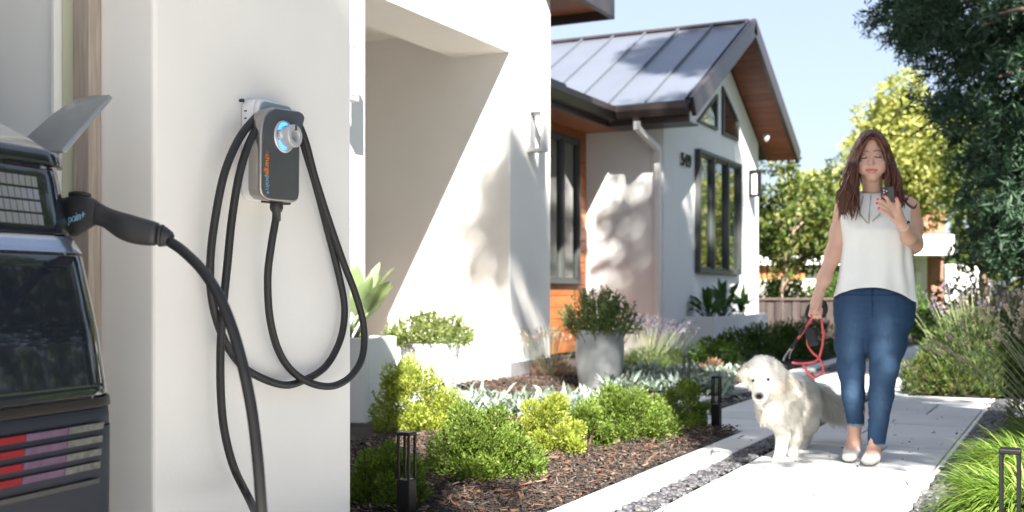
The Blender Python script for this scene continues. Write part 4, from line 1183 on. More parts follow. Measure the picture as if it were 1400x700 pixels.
for i, (u, vb, r, h, lab) in enumerate(((884, 512, .26, .50, 'grey-green lavender with violet spikes right of the grey pot'), (912, 506, .24, .44, 'lavender with violet spikes close to the white corner, right of its neighbour'))):
    p = pZ(u, vb); lavender('lavender', (p.x, p.y, 0), r, h, 70, lab, M['lav_flower'], M['lav_leaf'], spike=.06, nleaf=1500, leaf=.06, tilt=.7)
p = pZ(772, 520)
lavender('dry_lavender', (p.x - .15, p.y, 0), .22, .42, 60, 'dry brownish lavender stalks left of the grey pot by the cedar wall', M['dry_flower'], M['rusty_leaf'], spike=.05, nleaf=700, tilt=.6)
for u, vb, lab in ((985, 520, 'tuft of dull reddish foliage beside the far kerb'), (860, 538, 'small reddish tuft beside the foot of the grey pot')):
    p = pZ(u, vb); shrub('reddish_tuft', (p.x - .1, p.y, 0), .17, .17, .17, 900, .05, M['rusty_leaf'], lab, 'plant', lumps=14, aspect=.3, up=.6)
p = pZ(833, 531)
rosette((p.x, p.y, .02), .2, 14, 'fresh light green tuft at the foot of the grey pot', None).data.materials[0] = M['strel_leaf']
# low green hedge between long planter and fence
for i, (u, vb, w_) in enumerate(((1002, 505, 60), (1046, 496, 60), (1088, 490, 62), (1126, 486, 58))):
    p = pZ(u, vb); d = (p - CAM).dot(FW)
    nm = ['nearest low bush of the dark green row before the planter', 'second low dark green bush, behind the dog\'s head', 'third low dark green bush, above the dog\'s back', 'last low dark green bush, behind the leash'][i]
    shrub('low_hedge', (p.x - .2, p.y + .2, 0), .36 + .06 * i, .5, .33 + .04 * i, 3200, .045, M['hedge_leaf'], nm, 'hedge', 'low green bushes by the path', lumps=26, aspect=.4, up=.5)

# right-hand bed: mounds of bright fine grass, lavender stalks, lavender hedge
def grass(c, r, h, n, label, L=.25):
    az = rng.uniform(0, 6.28, n); rr = r * np.sqrt(rng.random(n)) * .55
    C = np.array(c) + np.stack([np.cos(az) * rr, np.sin(az) * rr, np.zeros(n) + rng.random(n) * h * .55 * (1 - rr / r)], 1)
    D = np.stack([np.cos(az) * .75, np.sin(az) * .75, rng.uniform(.6, 1.7, n)], 1) + rdir(n) * .25
    V, Fc = blade_arrays(C, D, L * rng.uniform(.6, 1.15, n), .0065 * rng.uniform(.7, 1.3, n), rng.uniform(1.2, 2.4, n), 5, prof=[.7, 1, 1, .8, .5, .05])
    o = place('grass_clump', npmesh('grass_clump', V, Fc), M['grass_blade'], None, True)
    return tag(o, label, 'grass', 'bright grass clumps on the right')
for u, vb, r, h, n, lab in ((1345, 665, .34, .26, 2600, 'bright green arching grass clump beside the pebbles in the middle of the row'), (1322, 720, .32, .26, 2600, 'nearest bright grass clump, spilling over the pebbles'), (1402, 700, .36, .32, 3000, 'bright grass clump behind the right-hand bollard'), (1395, 630, .38, .28, 2400, 'bright grass clump farthest back, under the dry flower stalks')):
    p = pZ(u, vb)
    grass((p.x + .20, p.y, .02), r, h, n, lab)
p = pZ(1432, 622)
lavender('flower_stalks', (p.x + .05, p.y, .05), .26, .66, 40, 'wispy lavender stalks with dry buff flower heads leaning over the path', M['dry_flower'], M['lav_leaf'], spike=.05, nleaf=700, tilt=.95, leaf=.06, spike_w=.019, part=True, bias=(-.55, -.1), sr=.0016)
p = pZ(1462, 600)
lavender('flower_stalks', (p.x + .05, p.y + .2, .05), .26, .72, 34, 'wispy lavender stalks with dry flower heads at the right edge', M['dry_flower'], M['lav_leaf'], spike=.05, nleaf=700, tilt=.75, leaf=.06, spike_w=.019, part=True, bias=(-.35, .0), sr=.0016)
hedges = [(1262, 541, .48, 1.02, 'nearest lavender bush behind the woman'), (1322, 541, .50, .98, 'lavender bush in the middle of the row right of the woman'), (1385, 536, .55, .98, 'lavender bush under the dark conifer at the right edge'), (1290, 505, .6, 1.12, 'tall lavender bush of the second row beside the woman'), (1362, 500, .6, 1.1, 'lavender bush of the second row under the conifer'), (1250, 492, .55, 1.0, 'lavender bush of the back row directly behind the woman\'s arm')]
for i, (u, vb, r, h, lab) in enumerate(hedges):
    p = pZ(u, vb)
    lavender('lavender_bush', (max(p.x + .3, -.75), p.y + .35, 0), r, h * .75, 60, lab, M['dry_flower'] if i % 2 else M['lav_flower'], M['lav_leaf'], spike=.06, group='lavender hedge on the right', nleaf=5200, leaf=.085, tilt=.55, spike_w=.018, sr=.0016, fh=.92)
for u, vb, r, lab in ((1250, 541, .28, 'low ferny ground plant at the hedge foot beside the woman\'s knee'), (1296, 543, .28, 'low ferny ground plant at the foot of the middle lavender')):
    p = pZ(u, vb); shrub('fern_plant', (p.x + .12, p.y + .2, 0), r, r * .9, .30, 2600, .05, M['fern_leaf'], lab, 'plant', 'ferny plants at the hedge foot', lumps=26, aspect=.16, up=.5, sprigs=.6)

# ------------------------------------------------------------------ slotted black bollards
def bollard(c, h, label):
    r = empty('bollard', c); tag(r, label, 'bollard', 'slotted black bollards'); x, y, z0 = c
    s = .026; t = .0095
    MB().box(x - s, x + s, y - s, y + s, z0 - .05, z0 + h * .50).build('post', M['black_metal'], r, bevel=.003)
    for i in (-1, 1):
        for j in (-1, 1):
            MB().box(x + i * s - (t if i > 0 else 0), x + i * s + (t if i < 0 else 0), y + j * s - (t if j > 0 else 0), y + j * s + (t if j < 0 else 0), z0 + h * .50 + .0005, z0 + h - .014).build('bar', M['black_metal'], r, bevel=.0015, seg=1)
    MB().box(x - s - .001, x + s + .001, y - s - .001, y + s + .001, z0 + h - .0135, z0 + h).build('cap', M['black_metal'], r, bevel=.003)
q = pd(556, 590, 4.08); bollard((q.x, q.y, .0), q.z, 'slotted black bollard nearest the camera, among the shrubs by the pillar')
q = pd(979.5, 514, 6.85); bollard((q.x, q.y, .0), q.z, 'slotted black bollard at the corner of the near bed by the dog')
q = pd(938.5, 486, 8.95); bollard((q.x, q.y, .0), q.z, 'slotted black bollard in the silver plants, farther than the one by the dog')
q = pd(1381, 613, 3.0); bollard((q.x, q.y, .05), q.z - .05, 'slotted black bollard in the bright grass at the right edge')
rng = np.random.default_rng(31)
# ------------------------------------------------------------------ bodies as one smooth surface
from mathutils import noise as mnoise
class Body:
    def __init__(s, lo, hi, h):
        s.lo = np.array(lo, float); s.h = h
        s.n = np.ceil((np.array(hi) - s.lo) / h).astype(int) + 1
        s.F = np.full(s.n, 1.0, np.float32)
    def _blk(s, lo, hi, m):
        a = np.maximum(0, np.floor((np.array(lo) - m - s.lo) / s.h).astype(int)); b_ = np.minimum(s.n, np.ceil((np.array(hi) + m - s.lo) / s.h).astype(int) + 1)
        if (b_ <= a).any(): return None, None
        sl_ = tuple(slice(i, j) for i, j in zip(a, b_))
        ax = [s.lo[i] + s.h * np.arange(a[i], b_[i]) for i in range(3)]
        return sl_, np.stack(np.meshgrid(*ax, indexing='ij'), -1).astype(np.float32)
    def _mix(s, sl_, d, k, sub=False):
        A = s.F[sl_]
        if sub:
            h = np.clip(.5 - .5 * (A + d) / k, 0, 1); s.F[sl_] = A * (1 - h) - d * h + k * h * (1 - h)
        else:
            h = np.clip(.5 + .5 * (A - d) / k, 0, 1); s.F[sl_] = A * (1 - h) + d * h - k * h * (1 - h)
    def cone(s, a, b, ra, rb, k=.02, sq=(1, 1, 1), sub=False):
        """rounded cone; sq squashes the section along x, y, z (divides the radius)"""
        a, b = np.array(a, float), np.array(b, float); sq = np.array(sq, float)
        r = max(ra, rb) / sq.min()
        sl_, P = s._blk(np.minimum(a, b) - r, np.maximum(a, b) + r, k + 2 * s.h)
        if sl_ is None: return
        mid = (a + b) / 2
        p = (P - mid) * sq; A = (a - mid) * sq; ba = (b - a) * sq
        t = np.clip(((p - A) @ ba) / max(1e-9, ba @ ba), 0, 1)
        d = np.linalg.norm(p - A - t[..., None] * ba, axis=-1) - (ra + (rb - ra) * t)
        s._mix(sl_, (d / sq.max()).astype(np.float32), k, sub)
    def chain(s, pts, rs, k=.02, sq=(1, 1, 1)):
        for i in range(len(pts) - 1): s.cone(pts[i], pts[i + 1], rs[i], rs[i + 1], k, sq)
    def ell(s, c, r, k=.02, R=None, sub=False):
        c, r = np.array(c, float), np.array(r, float)
        m = r.max() if R is not None else r
        sl_, P = s._blk(c - m, c + m, k + 2 * s.h)
        if sl_ is None: return
        p = P - c
        if R is not None: p = p @ np.array(R)
        k0 = np.linalg.norm(p / r, axis=-1); k1 = np.linalg.norm(p / (r * r), axis=-1)
        s._mix(sl_, (k0 * (k0 - 1) / np.maximum(k1, 1e-6)).astype(np.float32), k, sub)
    def mesh(s, smooth=2):
        Fd = s.F; ins = Fd < 0; n = np.array(Fd.shape)
        corner = [(i, j, k) for i in (0, 1) for j in (0, 1) for k in (0, 1)]
        cs = np.zeros(n - 1, np.int8)
        for i, j, k in corner: cs += ins[i:n[0] - 1 + i, j:n[1] - 1 + j, k:n[2] - 1 + k]
        act = np.argwhere((cs > 0) & (cs < 8))
        idx = np.full(n - 1, -1, np.int64); idx[tuple(act.T)] = np.arange(len(act))
        acc = np.zeros((len(act), 3)); cnt = np.zeros(len(act))
        for ia, A in enumerate(corner):
            for ib, B in enumerate(corner):
                if ib <= ia or sum(abs(x - y) for x, y in zip(A, B)) != 1: continue
                fa = Fd[tuple((act + A).T)]; fb = Fd[tuple((act + B).T)]
                x = (fa < 0) != (fb < 0)
                t = np.where(x, fa / np.where(x, fa - fb, 1), 0)
                p = np.array(A) + t[:, None] * (np.array(B) - np.array(A))
                acc += np.where(x[:, None], p, 0); cnt += x
        V = (act + acc / cnt[:, None]) * s.h + s.lo
        quads = []
        for ax in range(3):
            e = np.zeros(3, int); e[ax] = 1
            a = ins[:n[0] - e[0], :n[1] - e[1], :n[2] - e[2]]; b_ = ins[e[0]:, e[1]:, e[2]:]
            E = np.argwhere(a != b_)
            u, v = [(1, 2), (2, 0), (0, 1)][ax]
            ok = (E[:, u] > 0) & (E[:, v] > 0) & (E[:, u] < n[u] - 1) & (E[:, v] < n[v] - 1); E = E[ok]
            du = np.zeros(3, int); du[u] = 1; dv = np.zeros(3, int); dv[v] = 1
            q = np.stack([idx[tuple((E - du - dv).T)], idx[tuple((E - dv).T)], idx[tuple(E.T)], idx[tuple((E - du).T)]], 1)
            fl = ~ins[tuple(E.T)]
            q[fl] = q[fl][:, ::-1]
            quads.append(q)
        Q = np.concatenate(quads)
        for _ in range(smooth):
            ed = np.concatenate([Q[:, [i, (i + 1) % 4]] for i in range(4)])
            S = np.zeros_like(V); c = np.zeros(len(V))
            np.add.at(S, ed[:, 0], V[ed[:, 1]]); np.add.at(c, ed[:, 0], 1)
            V = V * .4 + .6 * S / np.maximum(c, 1)[:, None]
        return V, Q

class Frame:
    """upright plane facing the camera through a point on the ground; fills in sizes from the photograph"""
    def __init__(s, u, depth):
        s.o = pd(u, 400, depth); s.o.z = 0
        d = Vector((s.o.x, s.o.y, 0)).normalized(); s.y = d; s.x = Vector((d.y, -d.x, 0))
        s.yaw = math.atan2(s.x.y, s.x.x)
    def __call__(s, u, v, dy=0.0):
        r = ray(u, v); t = ((s.o + s.y * dy - CAM).dot(s.y)) / r.dot(s.y)
        p = CAM + r * t - s.o
        return (p.dot(s.x), p.dot(s.y), p.z)
    def w(s, p): return s.o + s.x * p[0] + s.y * p[1] + Vector((0, 0, p[2]))
    def arr(s, V):
        B = np.array([s.x, s.y, (0, 0, 1)], float)
        return V @ B + np.array(s.o)

# ------------------------------------------------------------------ the woman
W = Frame(1190, 5.62)
person = empty('person', tuple(W.o)); tag(person, 'woman in sleeveless white blouse and blue jeans walking, looking at a phone', 'person')
M['skin'] = tintmat('skin', .48, .12, .05, 400)
M['denim'] = tintmat('denim', .85, 0, .25, 500, .2)
M['hair'] = surf('hair', (.095, .032, .017), .38, .35, 14, .3, 90, stretch=(1, 1, .15), spec=.5)
M['blouse'] = surf('blouse', (.77, .78, .77), .75, .02, 6, .35, 11, bdist=.012, stretch=(1.6, 1.6, .55), spec=.3)
M['blouse_trim'] = surf('blouse_openwork', (.46, .38, .31), .8, .1, 40)
M['shoe'] = surf('shoe', (.62, .58, .54), .45, .05, 12, .05, 60)
M['strap'] = surf('watch_strap', (.72, .66, .60), .55, .05, 12)
M['phone'] = surf('phone_case', (.018, .019, .022), .35, .05, 12)
P3 = W
h_ = .0033
B = Body((-.34, -.46, -.01), (.36, .28, 1.69), h_)
# torso (under the blouse), neck
B.cone(P3(1195, 415, .03), P3(1196, 370, .02), .105, .10, .05, (.62, 1, 1))
B.cone(P3(1197, 345, .02), P3(1198, 300, .02), .098, .10, .05, (.66, 1.05, 1))
B.cone(P3(1166, 284, .03), P3(1232, 280, .03), .048, .048, .04)
B.cone(P3(1194, 278, .03), P3(1192, 240, .005), .052, .047, .03)
# head
hc_ = np.array(P3(1191, 209, -.0))
Rx = lambda a: np.array([[1, 0, 0], [0, math.cos(a), -math.sin(a)], [0, math.sin(a), math.cos(a)]])
B.ell(hc_ + [0, .01, .012], (.071, .090, .092), .02)
B.ell(P3(1192, 224, -.035), (.061, .058, .078), .025)
B.ell(P3(1193, 240, -.062), (.033, .030, .026), .025)          # chin
B.ell(P3(1180, 228, -.062), (.024, .022, .026), .02); B.ell(P3(1204, 227, -.062), (.024, .022, .026), .02)   # cheeks
fy = -.096
B.ell(P3(1180.5, 229, -.06), (.024, .022, .028), .025); B.ell(P3(1203, 228, -.06), (.023, .022, .028), .025)
B.cone(P3(1191, 214, fy + .012), P3(1190.5, 222, fy - .008), .008, .0100, .016)
B.ell(P3(1190.4, 223.2, fy - .009), (.0105, .010, .009), .008)
B.ell(P3(1186.6, 224.2, fy + .0), (.0078, .009, .0065), .007); B.ell(P3(1194.0, 224.2, fy + .0), (.0078, .009, .0065), .007)
B.ell(P3(1181.5, 213.8, fy - .002), (.014, .010, .008), .012, sub=True); B.ell(P3(1200.5, 213.0, fy - .002), (.014, .010, .008), .012, sub=True)
B.ell(P3(1181.5, 214.8, fy + .013), (.0135, .012, .0092), .005); B.ell(P3(1200.5, 214.0, fy + .013), (.0135, .012, .0092), .005)
MOUTH = [(1191.8 + t * 7.6, 233.8 - 1.9 * t * t) for t in np.linspace(-1, 1, 9)]
for k in range(8):
    (u0, v0), (u1, v1) = MOUTH[k], MOUTH[k + 1]
    m_ = 1 - abs((k + .5) / 4 - 1) ** 2
    yb = fy + .004 + .012 * (1 - m_)
    B.cone(P3(u0, v0 - 1.3 * m_, yb), P3(u1, v1 - 1.3 * m_, yb), .0042, .0042, .005)
    B.cone(P3(u0, v0 + 1.9 * m_, yb + .002), P3(u1, v1 + 1.9 * m_, yb + .002), .0048, .0048, .005)
B.ell(P3(1171.5, 219, .0), (.009, .018, .03), .01); B.ell(P3(1211, 219, .0), (.009, .018, .03), .01)
# her right arm (left in the picture), hanging with the leash
armL = [P3(1154, 284, .03), P3(1147, 318, .03), P3(1139, 346, .02), P3(1127, 380, -.01), P3(1119, 402, -.03)]
B.chain(armL, [.047, .041, .036, .032, .0235], .03)
hL = np.array(P3(1116, 417, -.045))
B.cone(armL[-1], hL, .022, .026, .02, (1, 1.2, 1))
B.cone(hL + [0, 0, .012], np.array(P3(1114, 427, -.05)), .026, .024, .015, (1, 1.15, 1))
# curled fingers round the loop, thumb along it
for i in range(4):
    x0, y0 = 1108.5 + i * 4.6, 426 + i * .6
    k1 = np.array(P3(x0, y0, -.070)); k2 = np.array(P3(x0 - 1.2, y0 + 6.0 - abs(i - 1.5) * .8, -.078)); k3 = np.array(P3(x0 + .3, y0 + 8.2 - abs(i - 1.5), -.055))
    B.chain([P3(x0 + 1, y0 - 5, -.055), k1, k2, k3], [.0085, .0092, .0085, .0075], .003)
B.chain([P3(1120, 416, -.065), P3(1115, 424, -.082), P3(1110, 430.5, -.085)], [.011, .010, .0085], .004)
# her left arm (right in the picture), bent up to hold the phone
armR = [P3(1243, 284, .03), P3(1247, 312, .035), P3(1249.5, 334, .02), P3(1243, 324, -.10), P3(1235, 309, -.215)]
B.chain(armR, [.050, .046, .040, .034, .0245], .03)
pw = np.array(P3(1235, 309, -.215)); pk = np.array(P3(1223, 290, -.262))
B.cone(pw, pk + (pw - pk) * .15, .0235, .033, .02, (1, 1.5, 1))
B.cone(pk, np.array(P3(1219, 283, -.272)), .030, .026, .012, (1, 1.6, 1))
fing = [((1216, 277.5), (1212.5, 271), (1208.2, 267.8)), ((1213.5, 281), (1206.5, 275.5), (1199.5, 272.8)), ((1212.5, 286), (1205.5, 281.5), (1199, 278.2)), ((1212.5, 291), (1206.5, 288.5), (1201.5, 284.8))]
nails = []
for a, b_, c in fing:
    B.chain([P3(a[0] + 7, a[1] + 7, -.275), P3(*a, -.292), P3(*b_, -.302), P3(*c, -.300)], [.0100, .0094, .0086, .0074], .003)
    nails.append(np.array(P3(c[0] - .2, c[1] - .4, -.307)))
B.chain([P3(1228, 291, -.262), P3(1228.5, 280, -.280), P3(1225.5, 271, -.290)], [.0125, .0108, .0085], .006)
nails.append(np.array(P3(1225, 270, -.298)))
nails.append(np.array(P3(1109.5, 431.5, -.094)))
# legs inside the jeans, ankles, feet
legL = [P3(1168, 425, .04), P3(1167, 500, .03), P3(1170, 560, .07), P3(1167, 602, .10)]
legR = [P3(1220, 425, .02), P3(1207, 508, -.03), P3(1200, 570, -.01), P3(1195, 618, .0)]
for lg in (legL, legR):
    B.chain(lg, [.075, .056, .042, .030], .02)
footL = [P3(1168, 604, .10), P3(1165, 613, .05), P3(1161.5, 624, -.03)]
footR = [P3(1195, 617, .02), P3(1192, 625, -.04), P3(1188.5, 632, -.11)]
for ft in (footL, footR): B.chain(ft, [.034, .0335, .024], .02)
V, Q = B.mesh(2)
SK = np.array([.60, .365, .28]); col = np.tile(SK, (len(V), 1))
def paint(c, r, rgb, amt=1.0, soft=.35):
    d = np.linalg.norm((V - np.array(c)) / np.array(r), axis=1); t = np.clip((1 - d) / soft, 0, 1)[:, None] * amt
    col[:] = col * (1 - t) + np.array(rgb) * t
paint(P3(1179, 227, -.08), (.028, .04, .026), (.56, .25, .19), .45, 1); paint(P3(1204, 226, -.08), (.028, .04, .026), (.56, .25, .19), .45, 1)
for t in np.linspace(-1, 1, 19):
    m_ = 1 - t * t; u_, v_ = 1191.8 + t * 8.2, 233.8 - 2.0 * t * t
    paint(P3(u_, v_ - 1.3 * m_, fy), (.0055, .04, .0022 + .0036 * m_), (.46, .10, .10), 1, .5)
    paint(P3(u_, v_ + 2.0 * m_, fy), (.0055, .04, .0022 + .0046 * m_), (.50, .12, .11), 1, .5)
for t in np.linspace(-1, 1, 19):
    paint(P3(1191.8 + t * 8.4, 233.9 - 2.1 * t * t, fy), (.0035, .04, .0017), (.16, .03, .03), .9, .5)
for t in np.linspace(-.6, .6, 9):
    paint(P3(1191.8 + t * 8, 234.2 - 1.5 * t * t, fy), (.0035, .04, .0018), (.72, .66, .60), .75, .5)
for u, v in ((1181.5, 215.2), (1200.5, 214.2)):
    for t in np.linspace(-1, 1, 9):
        paint(P3(u + t * 4.2, v - .6 * (1 - t * t) * -1.3, fy), (.0048, .04, .0046), (.012, .008, .007), 1, .6)
    paint(P3(u, v - 2.5, fy), (.014, .03, .007), (.34, .17, .13), .5, 1)
for u0, v0, u1, v1 in ((1175.5, 207.6, 1187, 206.6), (1195, 206.2, 1206.5, 206.4)):
    for t in np.linspace(0, 1, 9):
        paint(P3(u0 + (u1 - u0) * t, v0 + (v1 - v0) * t - 1.2 * math.sin(math.pi * t), fy), (.0052, .05, .0050), (.085, .04, .028), .9, .6)
paint(P3(1187, 225.2, fy - .004), (.004, .02, .0028), (.20, .08, .06), .8, .6); paint(P3(1193.4, 225.2, fy - .004), (.004, .02, .0028), (.20, .08, .06), .8, .6)
for nl in nails: paint(nl, (.0085, .014, .0085), (.70, .03, .10), 1, .4)
place('body', npmesh('body', W.arr(V), Q, col), M['skin'], person, True)
# jeans
J = Body((-.27, -.24, .05), (.29, .26, .93), .0055)
J.cone(P3(1174, 424, .03), P3(1216, 424, .03), .122, .122, .05, (1, 1, .8))
J.cone(P3(1177, 401, .03), P3(1213, 401, .03), .118, .118, .05, (1, 1.02, 1))
J.chain([P3(1168, 436, .03), P3(1163.5, 470, .025), P3(1163, 502, .01), P3(1166.5, 540, .04), P3(1170.5, 586, .085)], [.093, .079, .064, .055, .040], .022)
J.chain([P3(1216, 436, .015), P3(1212.5, 470, -.01), P3(1208.5, 504, -.055), P3(1204.5, 540, -.03), P3(1197.5, 612, .01)], [.106, .091, .066, .058, .041], .022)
V, Q = J.mesh(2)
# hems: cut level; creases
from mathutils import noise as mnoise
hemL, hemR = P3(1170, 581, .08)[2], P3(1198, 608, .01)[2]
waist = P3(1195, 395, 0)[2] + .03
xm = P3(1190, 560, 0)[0]
cL_, cR_ = np.array(P3(1170.5, 583, .083)), np.array(P3(1197.8, 606, .01))
zc = np.where(np.hypot(V[:, 0] - cL_[0], V[:, 1] - cL_[1]) < np.hypot(V[:, 0] - cR_[0], V[:, 1] - cR_[1]), hemL, hemR)
V[:, 2] = np.where(V[:, 2] < zc, zc - .003 * np.abs(np.sin(V[:, 0] * 190)), V[:, 2])
V[:, 2] = np.minimum(V[:, 2], waist)
Wn = np.array([mnoise.noise((p[0] * 9, p[1] * 9, p[2] * 26)) for p in V]); Wk = np.array([mnoise.noise((p[0] * 14 + p[2] * 30, p[1] * 5, p[2] * 45)) for p in V])
kz = P3(0, 507, 0)[2]; cz = P3(0, 425, 0)[2]
am = .0016 + .0030 * np.exp(-((V[:, 2] - kz + .03) / .07) ** 2) + .0025 * np.exp(-((V[:, 2] - cz) / .07) ** 2) + .0012 * np.exp(-((V[:, 2] - hemL - .05) / .07) ** 2)
ctr = np.where(V[:, 0] < P3(1190, 500, 0)[0], P3(1167, 500, 0)[0], P3(1210, 500, 0)[0])
rad = unit(np.stack([V[:, 0] - ctr, V[:, 1] - .02, np.zeros(len(V))], 1))
V += rad * (am * (Wk * .9 + Wn * .5))[:, None]
col = np.tile(np.array([.024, .056, .118]), (len(V), 1))
fade = np.zeros(len(V))
for c, rx, rz in ((P3(1166, 470, 0), .045, .15), (P3(1209, 470, 0), .05, .15), (P3(1165, 540, 0), .03, .09), (P3(1203, 550, 0), .03, .09)):
    fade = np.maximum(fade, np.exp(-((V[:, 0] - c[0]) / rx) ** 2 - ((V[:, 2] - c[2]) / rz) ** 2) * (V[:, 1] < .03))
Wf = np.array([mnoise.noise((p[0] * 150, p[1] * 150, p[2] * 22)) for p in V]); Wl = np.array([mnoise.noise((p[0] * 12, p[1] * 12, p[2] * 7)) for p in V])
fade = .95 * fade * (.85 + .35 * Wl + .25 * Wf) + .05 * np.clip(Wf, 0, 1)
col = col + fade[:, None] * np.array([.055, .085, .12])
edge = np.minimum(np.abs(V[:, 2] - zc), 1) < .008
col[edge] = (.20, .25, .31)
seam = np.abs(V[:, 0] - P3(1193, 415, 0)[0]) < .003
col[seam & (V[:, 2] > cz - .01)] *= .55
wb = np.abs(V[:, 2] - (P3(0, 402, 0)[2])) < .003; col[wb] *= .6
place('jeans', npmesh('jeans', W.arr(V), Q, np.clip(col, 0, 1)), M['denim'], person, True)
b = MB()      # frayed threads at both hems
for cx, cz_, cy, r in ((P3(1170.5, 581, .08)[0], hemL, .082, .039), (P3(1198, 608, .01)[0], hemR, .01, .040)):
    for k in range(46):
        a = rng.uniform(0, 6.28); p = Vector((cx + math.cos(a) * r, cy + math.sin(a) * r, cz_ + .004))
        q_ = p + Vector((math.cos(a) * .006, math.sin(a) * .006, -rng.uniform(.008, .02)))
        b.tube([W.w(p), W.w(q_)], [.0009, .0005], 3, cap=False)
b.build('frayed_hem', surf('denim_thread', (.45, .5, .55), .9, .1), person)
# shoes: pale ballet flats
for (nm, toe, heel, w_) in (('shoe', P3(1161.3, 622, -.05), P3(1168.5, 606, .135), .040), ('shoe', P3(1188, 630.5, -.135), P3(1196, 621, .05), .041)):
    S = Body((min(toe[0], heel[0]) - .08, toe[1] - .09, -.02), (max(toe[0], heel[0]) + .08, heel[1] + .08, .16), .0045)
    t_, h2 = np.array(toe), np.array(heel)
    t_[2] = max(t_[2] * .5, .026); 
    ax = h2 - t_
    S.cone(t_ + [0, .012, 0], t_ + ax * .45, .037, .036, .02, (1, 1, 1.35))
    S.cone(t_ + ax * .45, h2, .036, .031, .02, (1, 1, 1.1))
    S.cone(t_ + ax * .30 + [0, 0, .046], h2 + [0, 0, .052], .036, .032, .006, (1.25, 1, 1), sub=True)
    V, Q = S.mesh(2); V[:, 2] = np.maximum(V[:, 2], np.interp(V[:, 1], [t_[1], h2[1]], [.003, max(.003, h2[2] - .035)]))
    place('shoe', npmesh('shoe', W.arr(V), Q), M['shoe'], person, True)
# blouse: rows from neckline to hem
RW = [(261.5, 1178, 1208, .058, .022), (265, 1168, 1221, .066, .024), (270, 1157, 1237, .076, .026), (277, 1150, 1246.5, .088, .026), (286, 1147.5, 1247.5, .100, .022), (298, 1148.5, 1246, .116, .012), (314, 1150, 1246, .128, .006),
      (336, 1151.5, 1247, .120, .012), (360, 1148.5, 1249, .118, .016), (384, 1144, 1252.5, .126, .02), (400, 1140, 1255.5, .134, .02)]
na = 96
def blouse_pt(i, th):
    """i: fractional row, th: angle, -pi/2 is the front"""
    j = min(int(i), len(RW) - 2); t = i - j
    v, uL, uR, dp, dyc = [RW[j][k] * (1 - t) + RW[j + 1][k] * t for k in range(5)]
    c, s_ = math.cos(th), math.sin(th)
    ex = .80
    x_ = math.copysign(abs(c) ** ex, c); y_ = math.copysign(abs(s_) ** ex, s_)
    low = i / (len(RW) - 1)
    f = low ** 2
    rp = 1 + f * (.045 * math.sin(th * 7 + 1.3 + low * 2) + .03 * math.sin(th * 12 + .4)) + .012 * math.sin(th * 5 + i * 1.1)
    rp += f * .10 * mnoise.noise((math.cos(th) * 2.6, math.sin(th) * 2.6, low * 1.6)) + .03 * mnoise.noise((math.cos(th) * 3 + low * 3, math.sin(th) * 3, low * 7 - 3))
    # hem: short in front, long behind
    dz = 0
    if low > .55:
        front = max(0, -s_); back = max(0, s_)
        hem = (-7 * front ** 1.2 + 42 * back ** .8 + (9 if c > 0 else 7) * abs(c) ** 2 + (10 * c if c > 0 else 0))
        dz = hem * ((low - .55) / .45) ** 1.5
    if i < 2: dz += (2.6 if s_ < 0 else -3) * (abs(s_)) * (1 - i / 2)
    um, hw = (uL + uR) / 2, (uR - uL) / 2
    p = P3(um + hw * x_ * (1 + (rp - 1) * .6), v + dz, dyc + dp * y_ * rp)
    return p
rows_ = []
for i in np.linspace(0, len(RW) - 1, 46):
    rows_.append([W.w(blouse_pt(i, 2 * math.pi * k / na)) for k in range(na)])
bl = MB().grid(rows_, closed=True).build('blouse', M['blouse'], person, True, solid=.003, sub=1)
def blouse_front(u, v):
    best = None
    for th in np.linspace(-math.pi * .98, -.02, 160):
        for_i = np.interp(v, [r[0] for r in RW], range(len(RW)))
        p = blouse_pt(for_i, th); 
        w_ = W.w(p); d = (w_ - CAM).dot(FW); uu = 700 + (w_ - CAM).dot(RT) / d * F
        if best is None or abs(uu - u) < best[0]: best = (abs(uu - u), w_)
    return best[1]
for seg in (((1166, 282), (1186, 305)), ((1171, 272), (1168, 279)), ((1180, 268), (1176, 287)), ((1190.5, 266), (1187.5, 306)), ((1204, 292), (1193, 303)), ((1173, 268), (1167, 280))):
    (u0, v0), (u1, v1) = seg
    L_ = []; R_ = []
    px_ = (v1 - v0); py_ = -(u1 - u0); ln = math.hypot(px_, py_)
    for t in np.linspace(0, 1, 8):
        u, v = u0 + (u1 - u0) * t, v0 + (v1 - v0) * t
        o_ = -W.y * .0045
        L_.append(blouse_front(u - px_ / ln * 1.0, v - py_ / ln * 1.0) + o_); R_.append(blouse_front(u + px_ / ln * 1.0, v + py_ / ln * 1.0) + o_)
    MB().grid([L_, R_]).build('openwork', M['blouse_trim'], bl, solid=.001)
# hair: cap and long wavy locks
H = Body((-.20, -.18, 1.16), (.22, .17, 1.70), .0045)
H.ell(hc_ + [0, .012, .018], (.081, .103, .100), .02)
H.ell(hc_ + [0, .06, -.05], (.083, .058, .11), .03)
for sx, u in ((-1, 1173), (1, 1211)):
    H.cone(P3(u + sx * 0, 203, -.02), P3(u + sx * 1.5, 236, -.005), .024, .026, .02)
H.ell(P3(1193.5, 224, -.12), (.066, .095, .113), .012, sub=True)
H.chain([P3(1168, 214, .0), P3(1163.5, 238, -.01), P3(1162, 258, -.03), P3(1160, 277, -.055)], [.028, .037, .039, .010], .02)
H.chain([P3(1214, 214, .0), P3(1218.5, 238, -.01), P3(1223, 256, -.03), P3(1229, 270, -.05)], [.026, .034, .032, .008], .02)
H.ell(P3(1193, 236, -.09), (.050, .07, .060), .015, sub=True)
H.ell(P3(1192, 198, -.13), (.034, .085, .046), .010, sub=True)
V, Q = H.mesh(2)
Wh = np.array([mnoise.noise((p[0] * 60, p[1] * 60, p[2] * 9)) for p in V])
nrm_ = unit(V - (hc_ + [0, .02, -.02])); V = V + nrm_ * (Wh * .003)[:, None]
